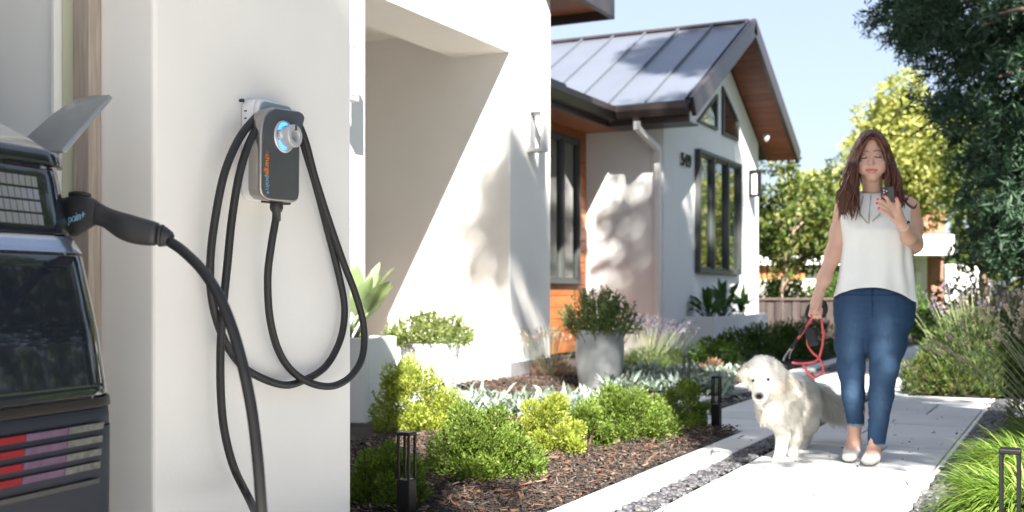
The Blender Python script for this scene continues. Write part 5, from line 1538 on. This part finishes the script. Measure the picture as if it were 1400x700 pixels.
Wh2 = np.array([mnoise.noise((p[0] * 150, p[1] * 150, p[2] * 14)) for p in V]); V = V + nrm_ * (Wh2 * .0035)[:, None]
hair = place('hair', npmesh('hair', W.arr(V), Q), M['hair'], person, True)
lk = MB()
def lock(pts, r, n=5):
    s_ = spline([W.w(P3(*p)) for p in pts], 6); m = len(s_)
    lk.tube(s_, [r * (.6 + .6 * math.sin(math.pi * min(1, .15 + .85 * (1 - t / (m - 1)) ** .8)) if t < m - 1 else .1) * (1 if t < m * .7 else (1.05 - (t - m * .7) / (m * .3) * .85)) for t in range(m)], n)
for k in range(480):
    left = rng.random() < .55
    f = rng.random(); dyo = rng.uniform(-.07, .07)
    wv = rng.uniform(1.5, 4.0); ph = rng.uniform(0, 6.28)
    if left:
        u0 = 1193 - f * 4; x1 = 1176 - f * 6; x2 = 1168 - f * 10; x3 = 1160 - f * 12 + rng.uniform(-3, 8); vend = rng.uniform(262, 296)
        fr = -.075 - .02 * rng.random()
        pts = [(u0, 180.5 + f * 2, -.03 + dyo), (x1 + 4, 192 + f * 6, -.075 + dyo * .5), (x1 - 2, 214, fr + f * .05), (x2 + wv * math.sin(ph), 236, fr + f * .05), (x3 + 6 + wv * math.sin(ph + 1.7), 252, -.08 + f * .04), (x3 - 1 + wv * math.sin(ph + 3.3), (252 + vend) / 2 + 4, -.115), (x3 + wv * 1.3 * math.sin(ph + 4.8), vend, -.12)]
    else:
        u0 = 1195 + f * 4; x1 = 1207 + f * 4; x2 = 1212 + f * 7; x3 = 1216 + f * 12 + rng.uniform(-3, 4); vend = rng.uniform(258, 288)
        fr = -.05 - .02 * rng.random()
        pts = [(u0, 180.5 + f * 2, -.02 + dyo), (x1 - 1, 192 + f * 5, -.06 + dyo * .5), (x1 + 3, 214, fr + f * .05), (x2 + 1 + wv * math.sin(ph), 236, fr + f * .05), (x3 - 2 + wv * math.sin(ph + 1.7), 254, -.07 + f * .03), (x3 + 2 + wv * math.sin(ph + 3.3), (254 + vend) / 2 + 3, -.10), (x3 + 3 + wv * 1.3 * math.sin(ph + 4.8), vend, -.11)]
    lock(pts, rng.uniform(.0022, .0044))
# loose wavy ends
for k in range(110):
    left = k % 5 < 3; f = rng.random(); ph = rng.uniform(0, 6.28); am_ = rng.uniform(3, 6.5)
    ve = rng.uniform(262, 303) if left else rng.uniform(256, 292)
    u0 = (1174 - 14 * f) if left else (1210 + 12 * f)
    u1 = (1172 - 24 * f) if left else (1214 + 24 * f)
    y0 = -.05 - .05 * rng.random()
    pts = []
    for t in np.linspace(0, 1, 7):
        v = 222 + (ve - 222) * t
        pts.append((u0 + (u1 - u0) * t + am_ * t * math.sin(ph + t * 6.5), v, y0 - .045 * t + .012 * math.cos(ph + t * 6.5)))
    lock(pts, rng.uniform(.0026, .0048))
# side-swept fringe over her brow, drawn from the parting down to the cheeks
for k in range(34):
    t = k / 33; w = rng.uniform(-.6, .6)
    lock([(1193.5 - .5 * t, 181.5 + 3.5 * t, -.055 - .03 * t), (1189 - 1.5 * t + w, 187 + 4 * t, -.096), (1182 - 2 * t + w, 195 + 6 * t, -.102 + .006 * t), (1176.5 - 1.5 * t + w, 207 + 5 * t, -.092), (1173 - 1.0 * t, 222 + 3 * t, -.078), (1171 - 4 * t, 240, -.07)] if t < .75 else
         [(1193, 182, -.05), (1184 - 3 * t + w, 187, -.088), (1177 - 2 * t + w, 198, -.088), (1171.5 - t + w, 213, -.07), (1168 - t, 230, -.06)], rng.uniform(.0035, .0052))
for k in range(24):
    t = k / 23; w = rng.uniform(-.5, .5)
    lock([(1194.5 + .5 * t, 181.5 + 2.5 * t, -.055 - .02 * t), (1199 + 1.0 * t + w, 187 + 3 * t, -.092), (1205 + .5 * t + w, 196 + 3 * t, -.092), (1209.5 + w, 209, -.078), (1211.5 + t, 224, -.065), (1213 + 2 * t, 240, -.06)], rng.uniform(.0035, .005))
for u, v, r in ((1231, 268, 6), (1240, 280, 7), (1158, 288, 5)):     # flicked ends
    sg = 1 if u > 1190 else -1
    lock([(u - sg * 8, v - 22, -.08), (u - sg * 3, v - 8, -.10), (u + sg * 2, v, -.11), (u + sg * r * 1.4, v + 4, -.11), (u + sg * r * 2.0, v - 2, -.11)], .006)
lk.build('lock', M['hair'], hair, True)
# watch
wc = np.array(P3(1234.8, 308.8, -.213)); fa_ = unit((np.array(P3(1243, 324, -.10)) - np.array(P3(1235, 309, -.215)))[None])[0]
wa = W.x * fa_[0] + W.y * fa_[1] + Vector((0, 0, fa_[2]))
wo_ = MB().lathe([(.0275, -.009), (.0295, -.009), (.0295, .009), (.0275, .009)], W.w(wc), wa, 28).build('watch_strap', M['strap'], person, True)
p_ = W.w(np.array(P3(1240.5, 306, -.225)))
MB().obox(p_, wa * .013, (W.x * .85 - W.y * .5).normalized() * .006, (W.x * .5 + W.y * .2 + UP * .8).normalized() * .012).build('watch_case', M['phone'], wo_, bevel=.002)
# the phone in her hand
ph_c = [P3(1203.5, 256.5, -.288), P3(1222.5, 254.3, -.288), P3(1224, 280, -.276), P3(1205.5, 282, -.276)]
ph = empty('mobile_phone', W.w(ph_c[3])); tag(ph, 'black mobile phone held up in the woman\'s hand', 'phone')
pw_ = [W.w(p) for p in ph_c]; pn = (pw_[1] - pw_[0]).cross(pw_[3] - pw_[0]).normalized()
if pn.dot(W.y) < 0: pn = -pn
MB().prism(pw_, pn * .009).build('case', M['phone'], ph, bevel=.004, seg=3)
cm = pw_[0] + (pw_[1] - pw_[0]) * .34 + (pw_[3] - pw_[0]) * .22
ex, ez = (pw_[1] - pw_[0]).normalized(), (pw_[3] - pw_[0]).normalized()
MB().obox(cm - pn * .001, ex * .014, ez * .014, pn * .0018).build('camera_plate', M['rubber_matte'], ph, bevel=.001)
for a, c in ((-.006, -.006), (-.006, .006), (.006, 0)):
    MB().lathe([(.0045, 0), (.0045, .0026), (.003, .003)], cm + ex * a + ez * c - pn * .0028, -pn, 14).build('lens', M['pane'], ph, True)
MB().prism([p + pn * .0092 + (sum(pw_, Vector()) / 4 - p) * .05 for p in pw_], pn * .0004).build('screen', M['pane'], ph)

# ------------------------------------------------------------------ the dog
G = Frame(1075, 5.72)
D3 = G
dog = empty('dog', tuple(G.o)); tag(dog, 'cream long-haired retriever walking on a lead beside the woman', 'dog')
M['dog_skin'] = tintmat('dog_coat', .8, 0, .2, 150, .2)
dB = Body((-.32, -.42, -.01), (.42, .90, .66), .007)
# trunk running back from the chest, neck, head low and turned to the left
dB.cone(D3(1064, 551, -.02), D3(1083, 544, .25), .100, .106, .05, (1, 1, .90))
dB.cone(D3(1082, 545, .25), D3(1092, 535, .52), .108, .100, .05, (1, 1, .92))
dB.cone(D3(1060, 558, -.06), D3(1064, 571, -.02), .085, .060, .05)
dB.cone(D3(1068, 535, .0), D3(1052, 516, -.16), .098, .082, .05)
dB.ell(D3(1044, 508, -.20), (.074, .082, .068), .03)
dB.ell(D3(1044, 500, -.19), (.060, .066, .042), .03)
dB.cone(D3(1042, 522, -.25), D3(1038.5, 540, -.305), .050, .038, .03)
dB.cone(D3(1039.5, 541, -.285), D3(1038.5, 546.5, -.30), .030, .024, .015)
dB.ell(D3(1038, 542, -.347), (.023, .014, .018), .006)
dB.ell(D3(1029.5, 514.5, -.245), (.020, .016, .012), .015); dB.ell(D3(1049, 513.5, -.250), (.020, .016, .012), .015)
for pts, r in (([(1027, 498, -.16), (1023, 508, -.185), (1023.5, 523, -.205)], (.022, .030, .020)), ([(1062, 499, -.14), (1066, 510, -.165), (1066, 526, -.185)], (.022, .032, .021))):
    dB.chain([D3(*p) for p in pts], r, .012, (1, 1, 1))
# legs: near fore, far fore (lifted behind), hind legs with hock
dB.chain([D3(1068, 566, -.03), D3(1070, 594, -.01), D3(1068, 615, -.05), D3(1063, 631, -.075)], [.056, .036, .027, .028], .02)
dB.ell(D3(1061.5, 633.5, -.10), (.032, .045, .021), .015)
dB.chain([D3(1083, 568, .06), D3(1087, 597, .09), D3(1085, 615, .11)], [.056, .035, .025], .02)
dB.ell(D3(1084.5, 621, .10), (.030, .042, .021), .015)
dB.chain([D3(1100, 553, .46), D3(1103, 578, .42), D3(1100, 595, .50), D3(1096, 613, .46)], [.085, .060, .036, .028], .03)
dB.ell(D3(1095, 617, .43), (.032, .044, .02), .02)
dB.chain([D3(1082, 553, .50), D3(1080, 578, .50), D3(1080, 596, .60), D3(1078, 606, .60)], [.08, .055, .034, .027], .03)
dB.ell(D3(1078, 609, .57), (.030, .042, .018), .02)
tailp = [(1100, 528, .60), (1118, 535, .68), (1136, 548, .72), (1152, 556, .73)]
dB.chain([D3(*p) for p in tailp], [.045, .042, .036, .02], .03)
V, Q = dB.mesh(3)
CR = np.array([.82, .79, .72])
col = np.tile(CR, (len(V), 1))
def dpaint(c, r, rgb, amt=1., soft=.4):
    d = np.linalg.norm((V - np.array(c)) / np.array(r), axis=1); t = np.clip((1 - d) / soft, 0, 1)[:, None] * amt
    col[:] = col * (1 - t) + np.array(rgb) * t
dpaint(D3(1045, 505, -.22), (.085, .12, .085), (.80, .78, .73), .8, .8)
dpaint(D3(1038, 542, -.345), (.026, .03, .021), (.022, .014, .013))
dpaint(D3(1038.5, 549, -.33), (.024, .05, .0035), (.12, .08, .06), .8)
EYES = ((1029.8, 519.8), (1049.5, 518.6))
for u, v in EYES:
    dpaint(D3(u, v, -.265), (.014, .06, .0085), (.10, .07, .05), .9, .6)
for e in ((1021, 520, -.2), (1069, 522, -.18)): dpaint(D3(*e), (.03, .05, .06), (.62, .46, .30), .6, .8)
for c in ((1061.5, 638, -.14), (1095, 619, .39), (1079.5, 625, .05)): dpaint(D3(*c), (.03, .02, .008), (.22, .14, .10), .7)
place('body', npmesh('body', G.arr(V), Q, col), M['dog_skin'], dog, True)
# coat: tapered strands lying along the body
tri = np.concatenate([Q[:, [0, 1, 2]], Q[:, [0, 2, 3]]])
e1, e2 = V[tri[:, 1]] - V[tri[:, 0]], V[tri[:, 2]] - V[tri[:, 0]]
nn = np.cross(e1, e2); ar = np.linalg.norm(nn, axis=1); nn = unit(nn)
NS = 80000
ti = rng.choice(len(tri), NS, p=ar / ar.sum()); a_, b2 = rng.random((2, NS)); fl = a_ + b2 > 1; a_[fl], b2[fl] = 1 - a_[fl], 1 - b2[fl]
C = V[tri[ti, 0]] + e1[ti] * a_[:, None] + e2[ti] * b2[:, None]; N = nn[ti]; cc = col[tri[ti, 0]]
cen = G.arr(V).mean(0)
# make sure normals point out of the surface
inside_pt = C - N * .01
ii = np.clip(((inside_pt - dB.lo) / dB.h).round().astype(int), 0, dB.n - 1)
flip = dB.F[tuple(ii.T)] > 0; N[flip] *= -1
head = np.linalg.norm((C - np.array(D3(1044, 518, -.24))) / [.10, .13, .13], axis=1)
face = head < 1.0
muzz = np.linalg.norm((C - np.array(D3(1040, 531, -.29))) / [.06, .09, .075], axis=1) < 1
flow = np.tile(np.array([.12, .5, -.75]), (NS, 1))
hc2 = np.array(D3(1042, 528, -.30))
flow[face] = unit((C[face] - hc2)) * .8 + [0, .2, -.1]
ztail = C[:, 1] > .57
legs_ = (C[:, 2] < .20)
Ln = np.full(NS, .05)
Ln[(C[:, 2] > .14) & (C[:, 2] < .36) & (C[:, 1] < .12) & ~face] = .045           # chest
Ln[(C[:, 2] < .30) & (C[:, 2] > .17) & (C[:, 1] > .1)] = .042                    # belly and breeches
Ln[legs_] = .016; Ln[C[:, 2] < .07] = .012
Ln[face] = .026; Ln[muzz] = .008
Ln[head < .62] = .012
tl = (C[:, 0] > D3(1106, 540, .65)[0]) & (C[:, 1] > .55)
Ln[tl] = .12; flow[tl] = [.35, .15, -.9]
fl_t = flow - N * (flow * N).sum(1, keepdims=True) * .85
Dv = unit(unit(fl_t) * 1.0 + N * .28 + rdir(NS) * .16)
clump = np.array([mnoise.noise_vector(tuple(p * 22)) for p in C]); Dv = unit(Dv + clump * .45)
Vv, Fq = blade_arrays(C - N * .003, Dv, Ln * rng.uniform(.6, 1.25, NS), np.where(muzz | (Ln < .015), .0026, .0034), .35, 2, side=np.cross(Dv, N + rdir(NS) * .35), prof=[1, .8, .05])
keep = np.repeat(~(np.linalg.norm((C - np.array(D3(1038, 542, -.345))) / [.026, .028, .021], axis=1) < 1) & (cc.mean(1) > .35), 6)
kf = keep[Fq[:, 0]]
cv = np.repeat(cc * rng.uniform(.88, 1.10, NS)[:, None], 6, axis=0)
m_fur, nt_, bs_ = _nt('dog_fur')
va = nd(nt_, 'ShaderNodeVertexColor'); va.layer_name = 'tint'; nt_.links.new(va.outputs[0], bs_.inputs['Base Color']); bs_.inputs['Roughness'].default_value = .6; bs_.inputs['Specular IOR Level'].default_value = .25
trn = nd(nt_, 'ShaderNodeBsdfTranslucent'); nt_.links.new(va.outputs[0], trn.inputs[0]); mxs = nd(nt_, 'ShaderNodeMixShader'); mxs.inputs[0].default_value = .35
nt_.links.new(bs_.outputs[0], mxs.inputs[1]); nt_.links.new(trn.outputs[0], mxs.inputs[2]); nt_.links.new(mxs.outputs[0], nt_.nodes['Material Output'].inputs[0])
place('fur', npmesh('fur', G.arr(Vv), Fq[kf], np.clip(cv, 0, 1)), m_fur, dog)
# collar and lead
M['dog_eye'] = surf('dog_eye', (.012, .008, .006), .08, .05, 10, spec=.7)
M['rope'] = surf('pink_rope', (.62, .10, .12), .8, .25, 160, .6, 300)
M['webbing'] = surf('black_webbing', (.018, .018, .02), .8, .15, 60, .2, 200)
M['clip'] = surf('lead_clip', (.30, .29, .28), .35, .1, 20, 0, metal=.8)
ld = empty('dog_lead', W.w(P3(1113, 430, -.06))); tag(ld, 'pink rope dog lead with black padded handle hanging from the woman\'s hand', 'dog lead')
def LP(*pts): return spline([W.w(P3(u, v, dy)) for u, v, dy in pts], 7)
MB().tube(LP((1109, 438, -.055), (1104, 430, -.045), (1108, 419, -.035), (1117, 412, -.03), (1126, 414.5, -.035), (1128, 424, -.045), (1124, 433, -.055)), .0135, 12).build('handle', M['webbing'], ld, True)
MB().tube(LP((1112, 431, -.075), (1106, 442, -.06), (1099, 452, -.03), (1091, 463, .0)), .0075, 8).build('rope', M['rope'], ld, True)
MB().tube(LP((1101, 446, -.04), (1097, 453, -.02), (1094, 457, -.01)), [.0125, .014, .0135] * 5, 10).build('rope_sleeve', M['webbing'], ld, True) if False else MB().tube(LP((1101, 446, -.04), (1094, 457, -.01)), .0125, 10).build('rope_sleeve', M['webbing'], ld, True)
MB().tube(LP((1122, 428, -.06), (1124, 445, -.06), (1125.5, 460, -.05), (1123, 478, -.03), (1118, 491, -.02), (1108, 496, -.03), (1095, 497, -.05), (1083, 496, -.08)), .0062, 8).build('rope', M['rope'], ld, True)
MB().tube(LP((1105, 452, -.05), (1104, 470, -.045), (1111, 482, -.03), (1120, 490, -.01), (1125.5, 502, -.0), (1123, 511, .0), (1113, 516, -.01), (1104, 508, -.04), (1097, 498, -.06)), .0062, 8).build('rope', M['rope'], ld, True)
for u, v, dy in ((1125.5, 454, -.055), (1113, 515.5, -.01)):
    p = W.w(P3(u, v, dy)); MB().lathe([(.002, -.011), (.010, -.006), (.011, .004), (.003, .011)], p, (.3, .2, 1), 10).build('knot', M['rope'], ld, True)
MB().tube(LP((1091, 463, .0), (1086, 470, .01), (1082, 476, .02)), .009, 8).build('rope_sleeve', M['webbing'], ld, True)
MB().tube(LP((1083, 475, .02), (1078, 481, .02), (1074, 487, .0), (1071, 493, -.02)), [.006, .0065] * 11, 8).build('clip', M['clip'], ld, True)
MB().tube(LP((1086, 473, .02), (1081, 482, .02), (1079, 490, .0)), .0045, 8).build('clip', M['clip'], ld, True)
bc = W.w(P3(1110, 461, -.07))
bo = MB().obox(bc, W.x * .026 + UP * .007, W.y * .022, UP * .044 - W.x * .012).build('bag_pouch', M['webbing'], ld, True, bevel=.014, seg=4)
# eyes
dgv = G.arr(V)
for u, v in EYES:
    r0 = ray(u, v); c = None
    best = np.argmin([((p[0] - D3(u, v, -.26)[0]) ** 2 + (p[2] - D3(u, v, -.26)[2]) ** 2) * 40 + p[1] * .05 for p in V])
    e = Vector(dgv[best])
    MB().lathe([(.0002, -.0085), (.005, -.007), (.0078, -.003), (.0086, 0), (.0078, .003), (.005, .007), (.0002, .0085)], e + G.y * .003, (1, 0, 0), 12).build('eye', M['dog_eye'], dog, True)
rng = np.random.default_rng(41)
# ------------------------------------------------------------------ beyond the garden: fence, trees, neighbours
M['fence_wood'] = woodmat('fence_wood', (.020, .013, .011), (.055, .041, .036), 'Z', .8, 10, .35)
M['rail_wood'] = woodmat('rail_wood', (.045, .03, .024), (.09, .06, .05), 'X', .8, 10, .1)
fa, fb_ = pd(1012, 465, 20.5), pd(1215, 465, 20.5); fa.z = fb_.z = 0
fen = empty('board_fence', tuple(fa)); tag(fen, 'low dark brown board fence behind the house corner and the woman', 'fence')
fd = (fb_ - fa).normalized(); fnv = Vector((-fd.y, fd.x, 0)); nb = int((fb_ - fa).length / .155)
for k in range(nb):
    c = fa + fd * (.155 * (k + .5)) + fnv * (.012 * (k % 2))
    MB().obox(c + Vector((0, 0, .35)), fd * .072, fnv * .011, (0, 0, .35)).build('board', M['fence_wood'], fen, bevel=.004, seg=1)
MB().obox((fa + fb_) / 2 + Vector((0, 0, .725)), fd * ((fb_ - fa).length / 2), fnv * .045, (0, 0, .022)).build('rail', M['rail_wood'], fen, bevel=.004)
for k in range(5):
    c = fa + fd * (.4 + k * .62)
    MB().obox(c + fnv * .07 + Vector((0, 0, .35)), fd * .045, fnv * .04, (0, 0, .348)).build('post', M['rail_wood'], fen, bevel=.004)

def tp(u, v, d): p = pd(u, v, d); return p
q = pd(1066, 462, 21.3); q.z = 0
tree('small_tree', tuple(q), 4, (.35, .25, 2.35), (1.15, 1.0, 1.25), 56, 190, .115, M['mid_leaf'], M['bark_pale'], 'slender small tree with pale trunk behind the fence beside the black wall lamp', trunk_r=.055, clump_r=(.18, .40), lean=(.03, .02), hollow=.25)
for i, (u, v, d, cr, nc, per, leaf, mt, lab) in enumerate((
    (1245, 208, 34, (1.7, 1.7, 2.3), 90, 260, .19, 'yellow_leaf', 'tall yellow-green tree behind the woman\'s right side of the picture'),
    (1140, 300, 40, (2.2, 2, 2.0), 70, 230, .19, 'yellow_leaf', 'yellow-green tree behind the small tree and the woman\'s hair'),
    (1085, 330, 36, (2.6, 2, 1.5), 50, 150, .2, 'mid_leaf', 'spreading mid-green tree beyond the fence behind the slender tree'),
    (1345, 235, 30, (1.2, 1.4, 1.7), 60, 170, .18, 'mid_leaf', 'mid-green tree between the yellow tree and the dark conifer'))):
    c = pd(u, v, d)
    tree('garden_tree', (c.x, c.y, 0), 5, (0, 0, c.z), cr, nc, per, leaf, M[mt], M['bark'], lab, 'tree', 'trees beyond the garden', trunk_r=.12, clump_r=(.35, .75), hollow=.3, limbs=7)
# trees farther right, seen in the window panes
for x, y, h, mt, lab in ((.6, 34.5, 2.6, 'yellow_leaf', 'low yellow-green tree reflected in the three-pane window'), (3.2, 38.5, 4.2, 'yellow_leaf', 'taller yellow-green tree reflected in the three-pane window'), (.0, 38.5, 3.0, 'mid_leaf', 'mid-green tree reflected in the three-pane window'), (6.5, 43, 5.0, 'mid_leaf', 'tall mid-green tree reflected in the three-pane window')):
    tree('garden_tree', (x, y, 0), 5, (0, 0, h), (1.9, 1.9, h * .8), 60, 150, .22, M[mt], M['bark'], lab, 'tree', 'trees beyond the garden', trunk_r=.14, clump_r=(.4, .9), hollow=.2, limbs=7)
# bushes behind the fence
for u, v, d, rx, h, lab, mt in ((1060, 440, 23.5, .9, 1.0, 'light bush behind the fence at the house corner', 'hedge_leaf'), (1100, 440, 24.5, 1.0, 1.1, 'light bush behind the fence beside the slender tree', 'fern_leaf'), (1150, 440, 24, 1.0, 1.15, 'bush behind the fence hidden partly by the woman\'s arm', 'hedge_leaf'),
                                (1385, 440, 15.5, .95, 2.0, 'dense garden bush under the dark conifer', 'mid_leaf'), (1310, 440, 18, .8, .85, 'green bush before the neighbour\'s white wall', 'hedge_leaf'), (1230, 440, 22, 1.2, .75, 'low bush before the neighbour\'s house', 'hedge_leaf')):
    p = pd(u, v, d); shrub('garden_bush', (p.x, p.y, 0), rx, rx, h, 3000, .085, M[mt], lab, 'bush', 'garden bushes in the background', lumps=30, aspect=.5)
# neighbour's house, far: flat white fascia, brick chimney and pier
M['brick'] = surf('brick', (.30, .13, .09), .85, .3, 12, .3, 40)
M['neighbour_wall'] = surf('neighbour_wall', (.62, .58, .50), .8, .05, 2)
nh = empty('neighbour_house', tuple(pd(1270, 420, 41))); tag(nh, 'pale neighbouring house with flat white fascia and brick chimney behind the woman', 'house')
nh.location.z = 0
def nbox(u0, u1, v0, v1, d, thick, name, mat):
    a, c = pd(u0, v0, d), pd(u1, v1, d); m = (a + c) / 2
    MB().obox(m + FW * thick / 2, RT * ((u1 - u0) / 2 / F * d), FW * thick / 2, UP * ((v1 - v0) / 2 / F * d)).build(name, mat, nh, bevel=.02, seg=1)
nbox(1175, 1305, 321, 349, 40, 5, 'fascia', M['white_paint'])
nbox(1180, 1271, 349.5, 424, 42.5, 2.4, 'wall', M['neighbour_wall'])
nbox(1274, 1290, 349.5, 424, 41.2, .5, 'brick_pier', M['brick'])
nbox(1253, 1293, 288, 320.5, 43, 1, 'chimney', M['brick'])
nbox(1240, 1260, 372, 405, 42.3, .15, 'door', M['white_paint'])
gw_ = MB(); a, c = pd(1291, 362, 36), pd(1352, 422, 36)  # plain white block added for a bright patch of unknown nature
gw_.obox((a + c) / 2, RT * ((1352 - 1291) / 2 / F * 36), FW * .12, UP * (30 / F * 36))
tag(gw_.build('white_block', M['white_paint'], bevel=.02), 'white garden wall beside the neighbour\'s brick pier', 'wall')
# garden shed with slatted cedar front between house corner and slender tree
sh_ = empty('garden_shed', tuple(pd(1070, 420, 29))); sh_.location.z = 0; tag(sh_, 'garden shed with pale roof edge and slatted cedar front behind the slender tree', 'shed')
def sbox(u0, u1, v0, v1, d, thick, name, mat, tilt=0):
    a, c = pd(u0, v0, d), pd(u1, v1, d); m = (a + c) / 2
    MB().obox(m + FW * thick / 2, RT * ((u1 - u0) / 2 / F * d) + UP * tilt, FW * thick / 2, UP * ((v1 - v0) / 2 / F * d)).build(name, mat, sh_)
sbox(1020, 1150, 350, 362, 29, 2.5, 'roof', M['white_paint'])
sbox(1020, 1120, 362.3, 424, 29.4, 2, 'wall', M['neighbour_wall'])
for k in range(9): sbox(1035 + k * 7.5, 1040 + k * 7.5, 363, 382, 29.25, .1, 'slat', M['cedar'])
# dark conifer at the right
q = pd(1505, 440, 11.5); q.z = 0
cf = empty('conifer', tuple(q)); tag(cf, 'large dark blue-green conifer hanging into the upper right corner', 'tree')
outl = [(1186, -10), (1192, 25), (1215, 62), (1240, 70), (1250, 120), (1262, 150), (1288, 165), (1262, 185), (1292, 215), (1306, 250), (1292, 285), (1318, 325), (1350, 352), (1400, 385), (1640, 400), (1640, -330), (1240, -330), (1200, -120)]
def inside(u, v):
    c = False; j = len(outl) - 1
    for i in range(len(outl)):
        (a, b_), (x, y) = outl[i], outl[j]
        if (b_ > v) != (y > v) and u < (x - a) * (v - b_) / (y - b_) + a: c = not c
        j = i
    return c
cents = []; tries = 0
while len(cents) < 470:
    u, v = rng.uniform(1186, 1640), rng.uniform(-330, 400)
    if not inside(u, v) or not inside(u - 16, v + 4): continue
    cents.append(pd(u, v, 11.5 + rng.uniform(-1.3, 1.5)))
P_, D_, L_ = [], [], []
tb = MB()
axis = Vector((q.x, q.y, 0))
for c in cents:
    out = Vector((c.x - axis.x, c.y - axis.y, 0))
    out = out.normalized() if out.length > .05 else Vector((1, 0, 0))
    # a drooping spray: several twigs, each feathered with short leaves
    for t in range(9):
        dr = (out * .8 + Vector(rng.normal(size=3)) * .55 + Vector((0, 0, -.35))).normalized()
        L = rng.uniform(.22, .5); m = 44
        s = np.linspace(0, 1, m)
        pts = np.array(c)[None] + np.array(dr)[None] * ((s - .55) * L)[:, None] + np.array([0, 0, -1.])[None] * (s ** 2 * L * .35)[:, None] + rng.normal(size=(1, 3)) * .09
        P_.append(pts); D_.append(np.array(dr) * .6 + rdir(m) * .85); L_.append(rng.uniform(.07, .14, m) * (1.1 - .5 * s))
    st = Vector((axis.x, axis.y, max(.4, c.z - .2 + (c - axis).length * .12)))
    if rng.random() < .2: tb.tube(spline([st, (st + c) / 2 + Vector((0, 0, .15)), c], 4), [.05 - .042 * i / 8 for i in range(9)], 5, cap=False)
V, Fc = leaf_arrays(np.concatenate(P_), np.concatenate(D_), np.concatenate(L_), np.concatenate(L_) * .22, .2)
place('crown', npmesh('crown', V, Fc), M['conifer'], cf)
tb.tube(spline([(q.x, q.y, -.1), (q.x + .05, q.y, 2.5), (q.x, q.y + .05, 5), (q.x, q.y, 7.5)], 5), [.28 - .24 * i / 15 for i in range(16)], 12)
tb.build('trunk', M['bark'], cf, True)

# ------------------------------------------------------------------ trees on the near side of the garden that cast the dappled shade
rng = np.random.default_rng(51)
E1 = Vector((1.8, 1.0, 0)).normalized(); E2 = SUN.cross(E1)
def sun_point(a, b_, z):
    """place at height z whose shade falls where (a, b_) are the distances across and up the sun's beam"""
    base = E1 * a + E2 * b_
    return base + SUN * ((z - base.z) / SUN.z)
def shade_tree(a, b_, z, ra, rz, nc, per, leaf, foot, label, clump=(.3, .55), tr=.14):
    c = sun_point(a, b_, z); f = Vector((c.x + foot[0], c.y + foot[1], 0))
    global rng; rng = np.random.default_rng(int(abs(a * 100) + b_ * 10))
    tree('shade_tree', tuple(f), z, tuple(c - f), (ra, ra, rz), nc, per, leaf, M['oak_leaf'], M['bark'], label, 'tree', 'garden shade trees', trunk_r=tr, clump_r=clump, hollow=.15)
shade_tree(-1.02, 2.9, 6.0, .84, 1.5, 115, 260, .13, (.2, -.6), 'dense unseen tree added behind the viewer to shade the charger pillar')  # added occluder, out of view: keeps direct sun off pillar and car
shade_tree(2.6, 5.0, 6.5, 1.3, 1.35, 165, 200, .14, (.7, -.5), 'garden tree right of the path shading the walkers', (.3, .5))
shade_tree(1.45, 6.95, 8.0, .55, .65, 32, 170, .13, (2.7, -.4), 'slim garden tree right of the path shading the grey pot', (.25, .4), .1)
shade_tree(3.6, 10.3, 12.5, 1.85, 2.6, 100, 230, .19, (1.6, -.3), 'tall garden tree right of the path shading the gable wall', (.45, .9), .24)
shade_tree(3.3, 13.8, 15.0, .95, 1.15, 50, 200, .17, (1.6, -.5), 'tallest slim tree right of the path shading the roof end', (.3, .6), .2)
shade_tree(.66, 8.6, 14.0, .42, .8, 24, 110, .13, (3.4, -.4), 'tall slim tree behind the viewer shading the lamp corner', (.14, .3), .14)
shade_tree(.18, 8.2, 14.5, .40, .55, 12, 42, .14, (3.6, -.9), 'thin-crowned tall tree behind the viewer freckling the entrance wall', (.14, .3), .12)
# planting across the path, reflected in the car and the windows
for i, (x, y, h, r_, mt, lab) in enumerate((
    (3.4, 6.2, 4.6, 1.2, 'mid_leaf', 'leafy tree right of the picture beside the conifer, nearest the path'), (4.6, 8.0, 5.6, 1.5, 'oak_leaf', 'dark leafy tree right of the picture behind the nearest one'), (6.6, 9.4, 6.4, 1.8, 'mid_leaf', 'broad leafy tree right of the picture, third from the path'),
    (5.6, 5.0, 5.0, 1.4, 'oak_leaf', 'dark tree right of the picture across the path from the car'), (2.5, 9.1, 5.2, 1.25, 'mid_leaf', 'tall leafy tree just right of the picture beside the conifer'), (4.3, 11.6, 6.6, 1.6, 'oak_leaf', 'dark tree right of the picture behind the conifer'), (8.6, 7.2, 6.6, 2.0, 'oak_leaf', 'broad dark tree far right of the picture'), (8.5, 1.5, 5.6, 1.6, 'oak_leaf', 'dark tree across the drive from the car'), (9.0, -3.0, 5.4, 1.5, 'mid_leaf', 'leafy tree across the drive behind the viewer'), (-4.0, -10.5, 5.0, 1.6, 'mid_leaf', 'leafy tree behind the drive'))):
    tree('garden_tree', (x, y, 0), 4, (0, 0, h * .54), (r_, r_, h * .46), 44, 130, .16, M[mt], M['bark'], lab, 'tree', 'trees across the path', trunk_r=.09, clump_r=(.35, .65), hollow=.3)
# far wood closing the horizon
n = 26000
az = rng.uniform(0, 2 * math.pi, n); rr = rng.uniform(52, 70, n); hh = 4.5 + 1.5 * np.sin(az * 9) + 1.0 * np.sin(az * 23 + 1)
Cf = np.stack([np.cos(az) * rr, np.sin(az) * rr, hh * rng.random(n) ** .8], 1)
V, Fc = leaf_arrays(Cf, rdir(n), rng.uniform(.5, 1.1, n), rng.uniform(.4, .8, n), .2)
tag(place('far_wood', npmesh('far_wood', V, Fc), M['forest_leaf']), 'far-off belt of trees closing the view', 'wood', None, 'stuff')
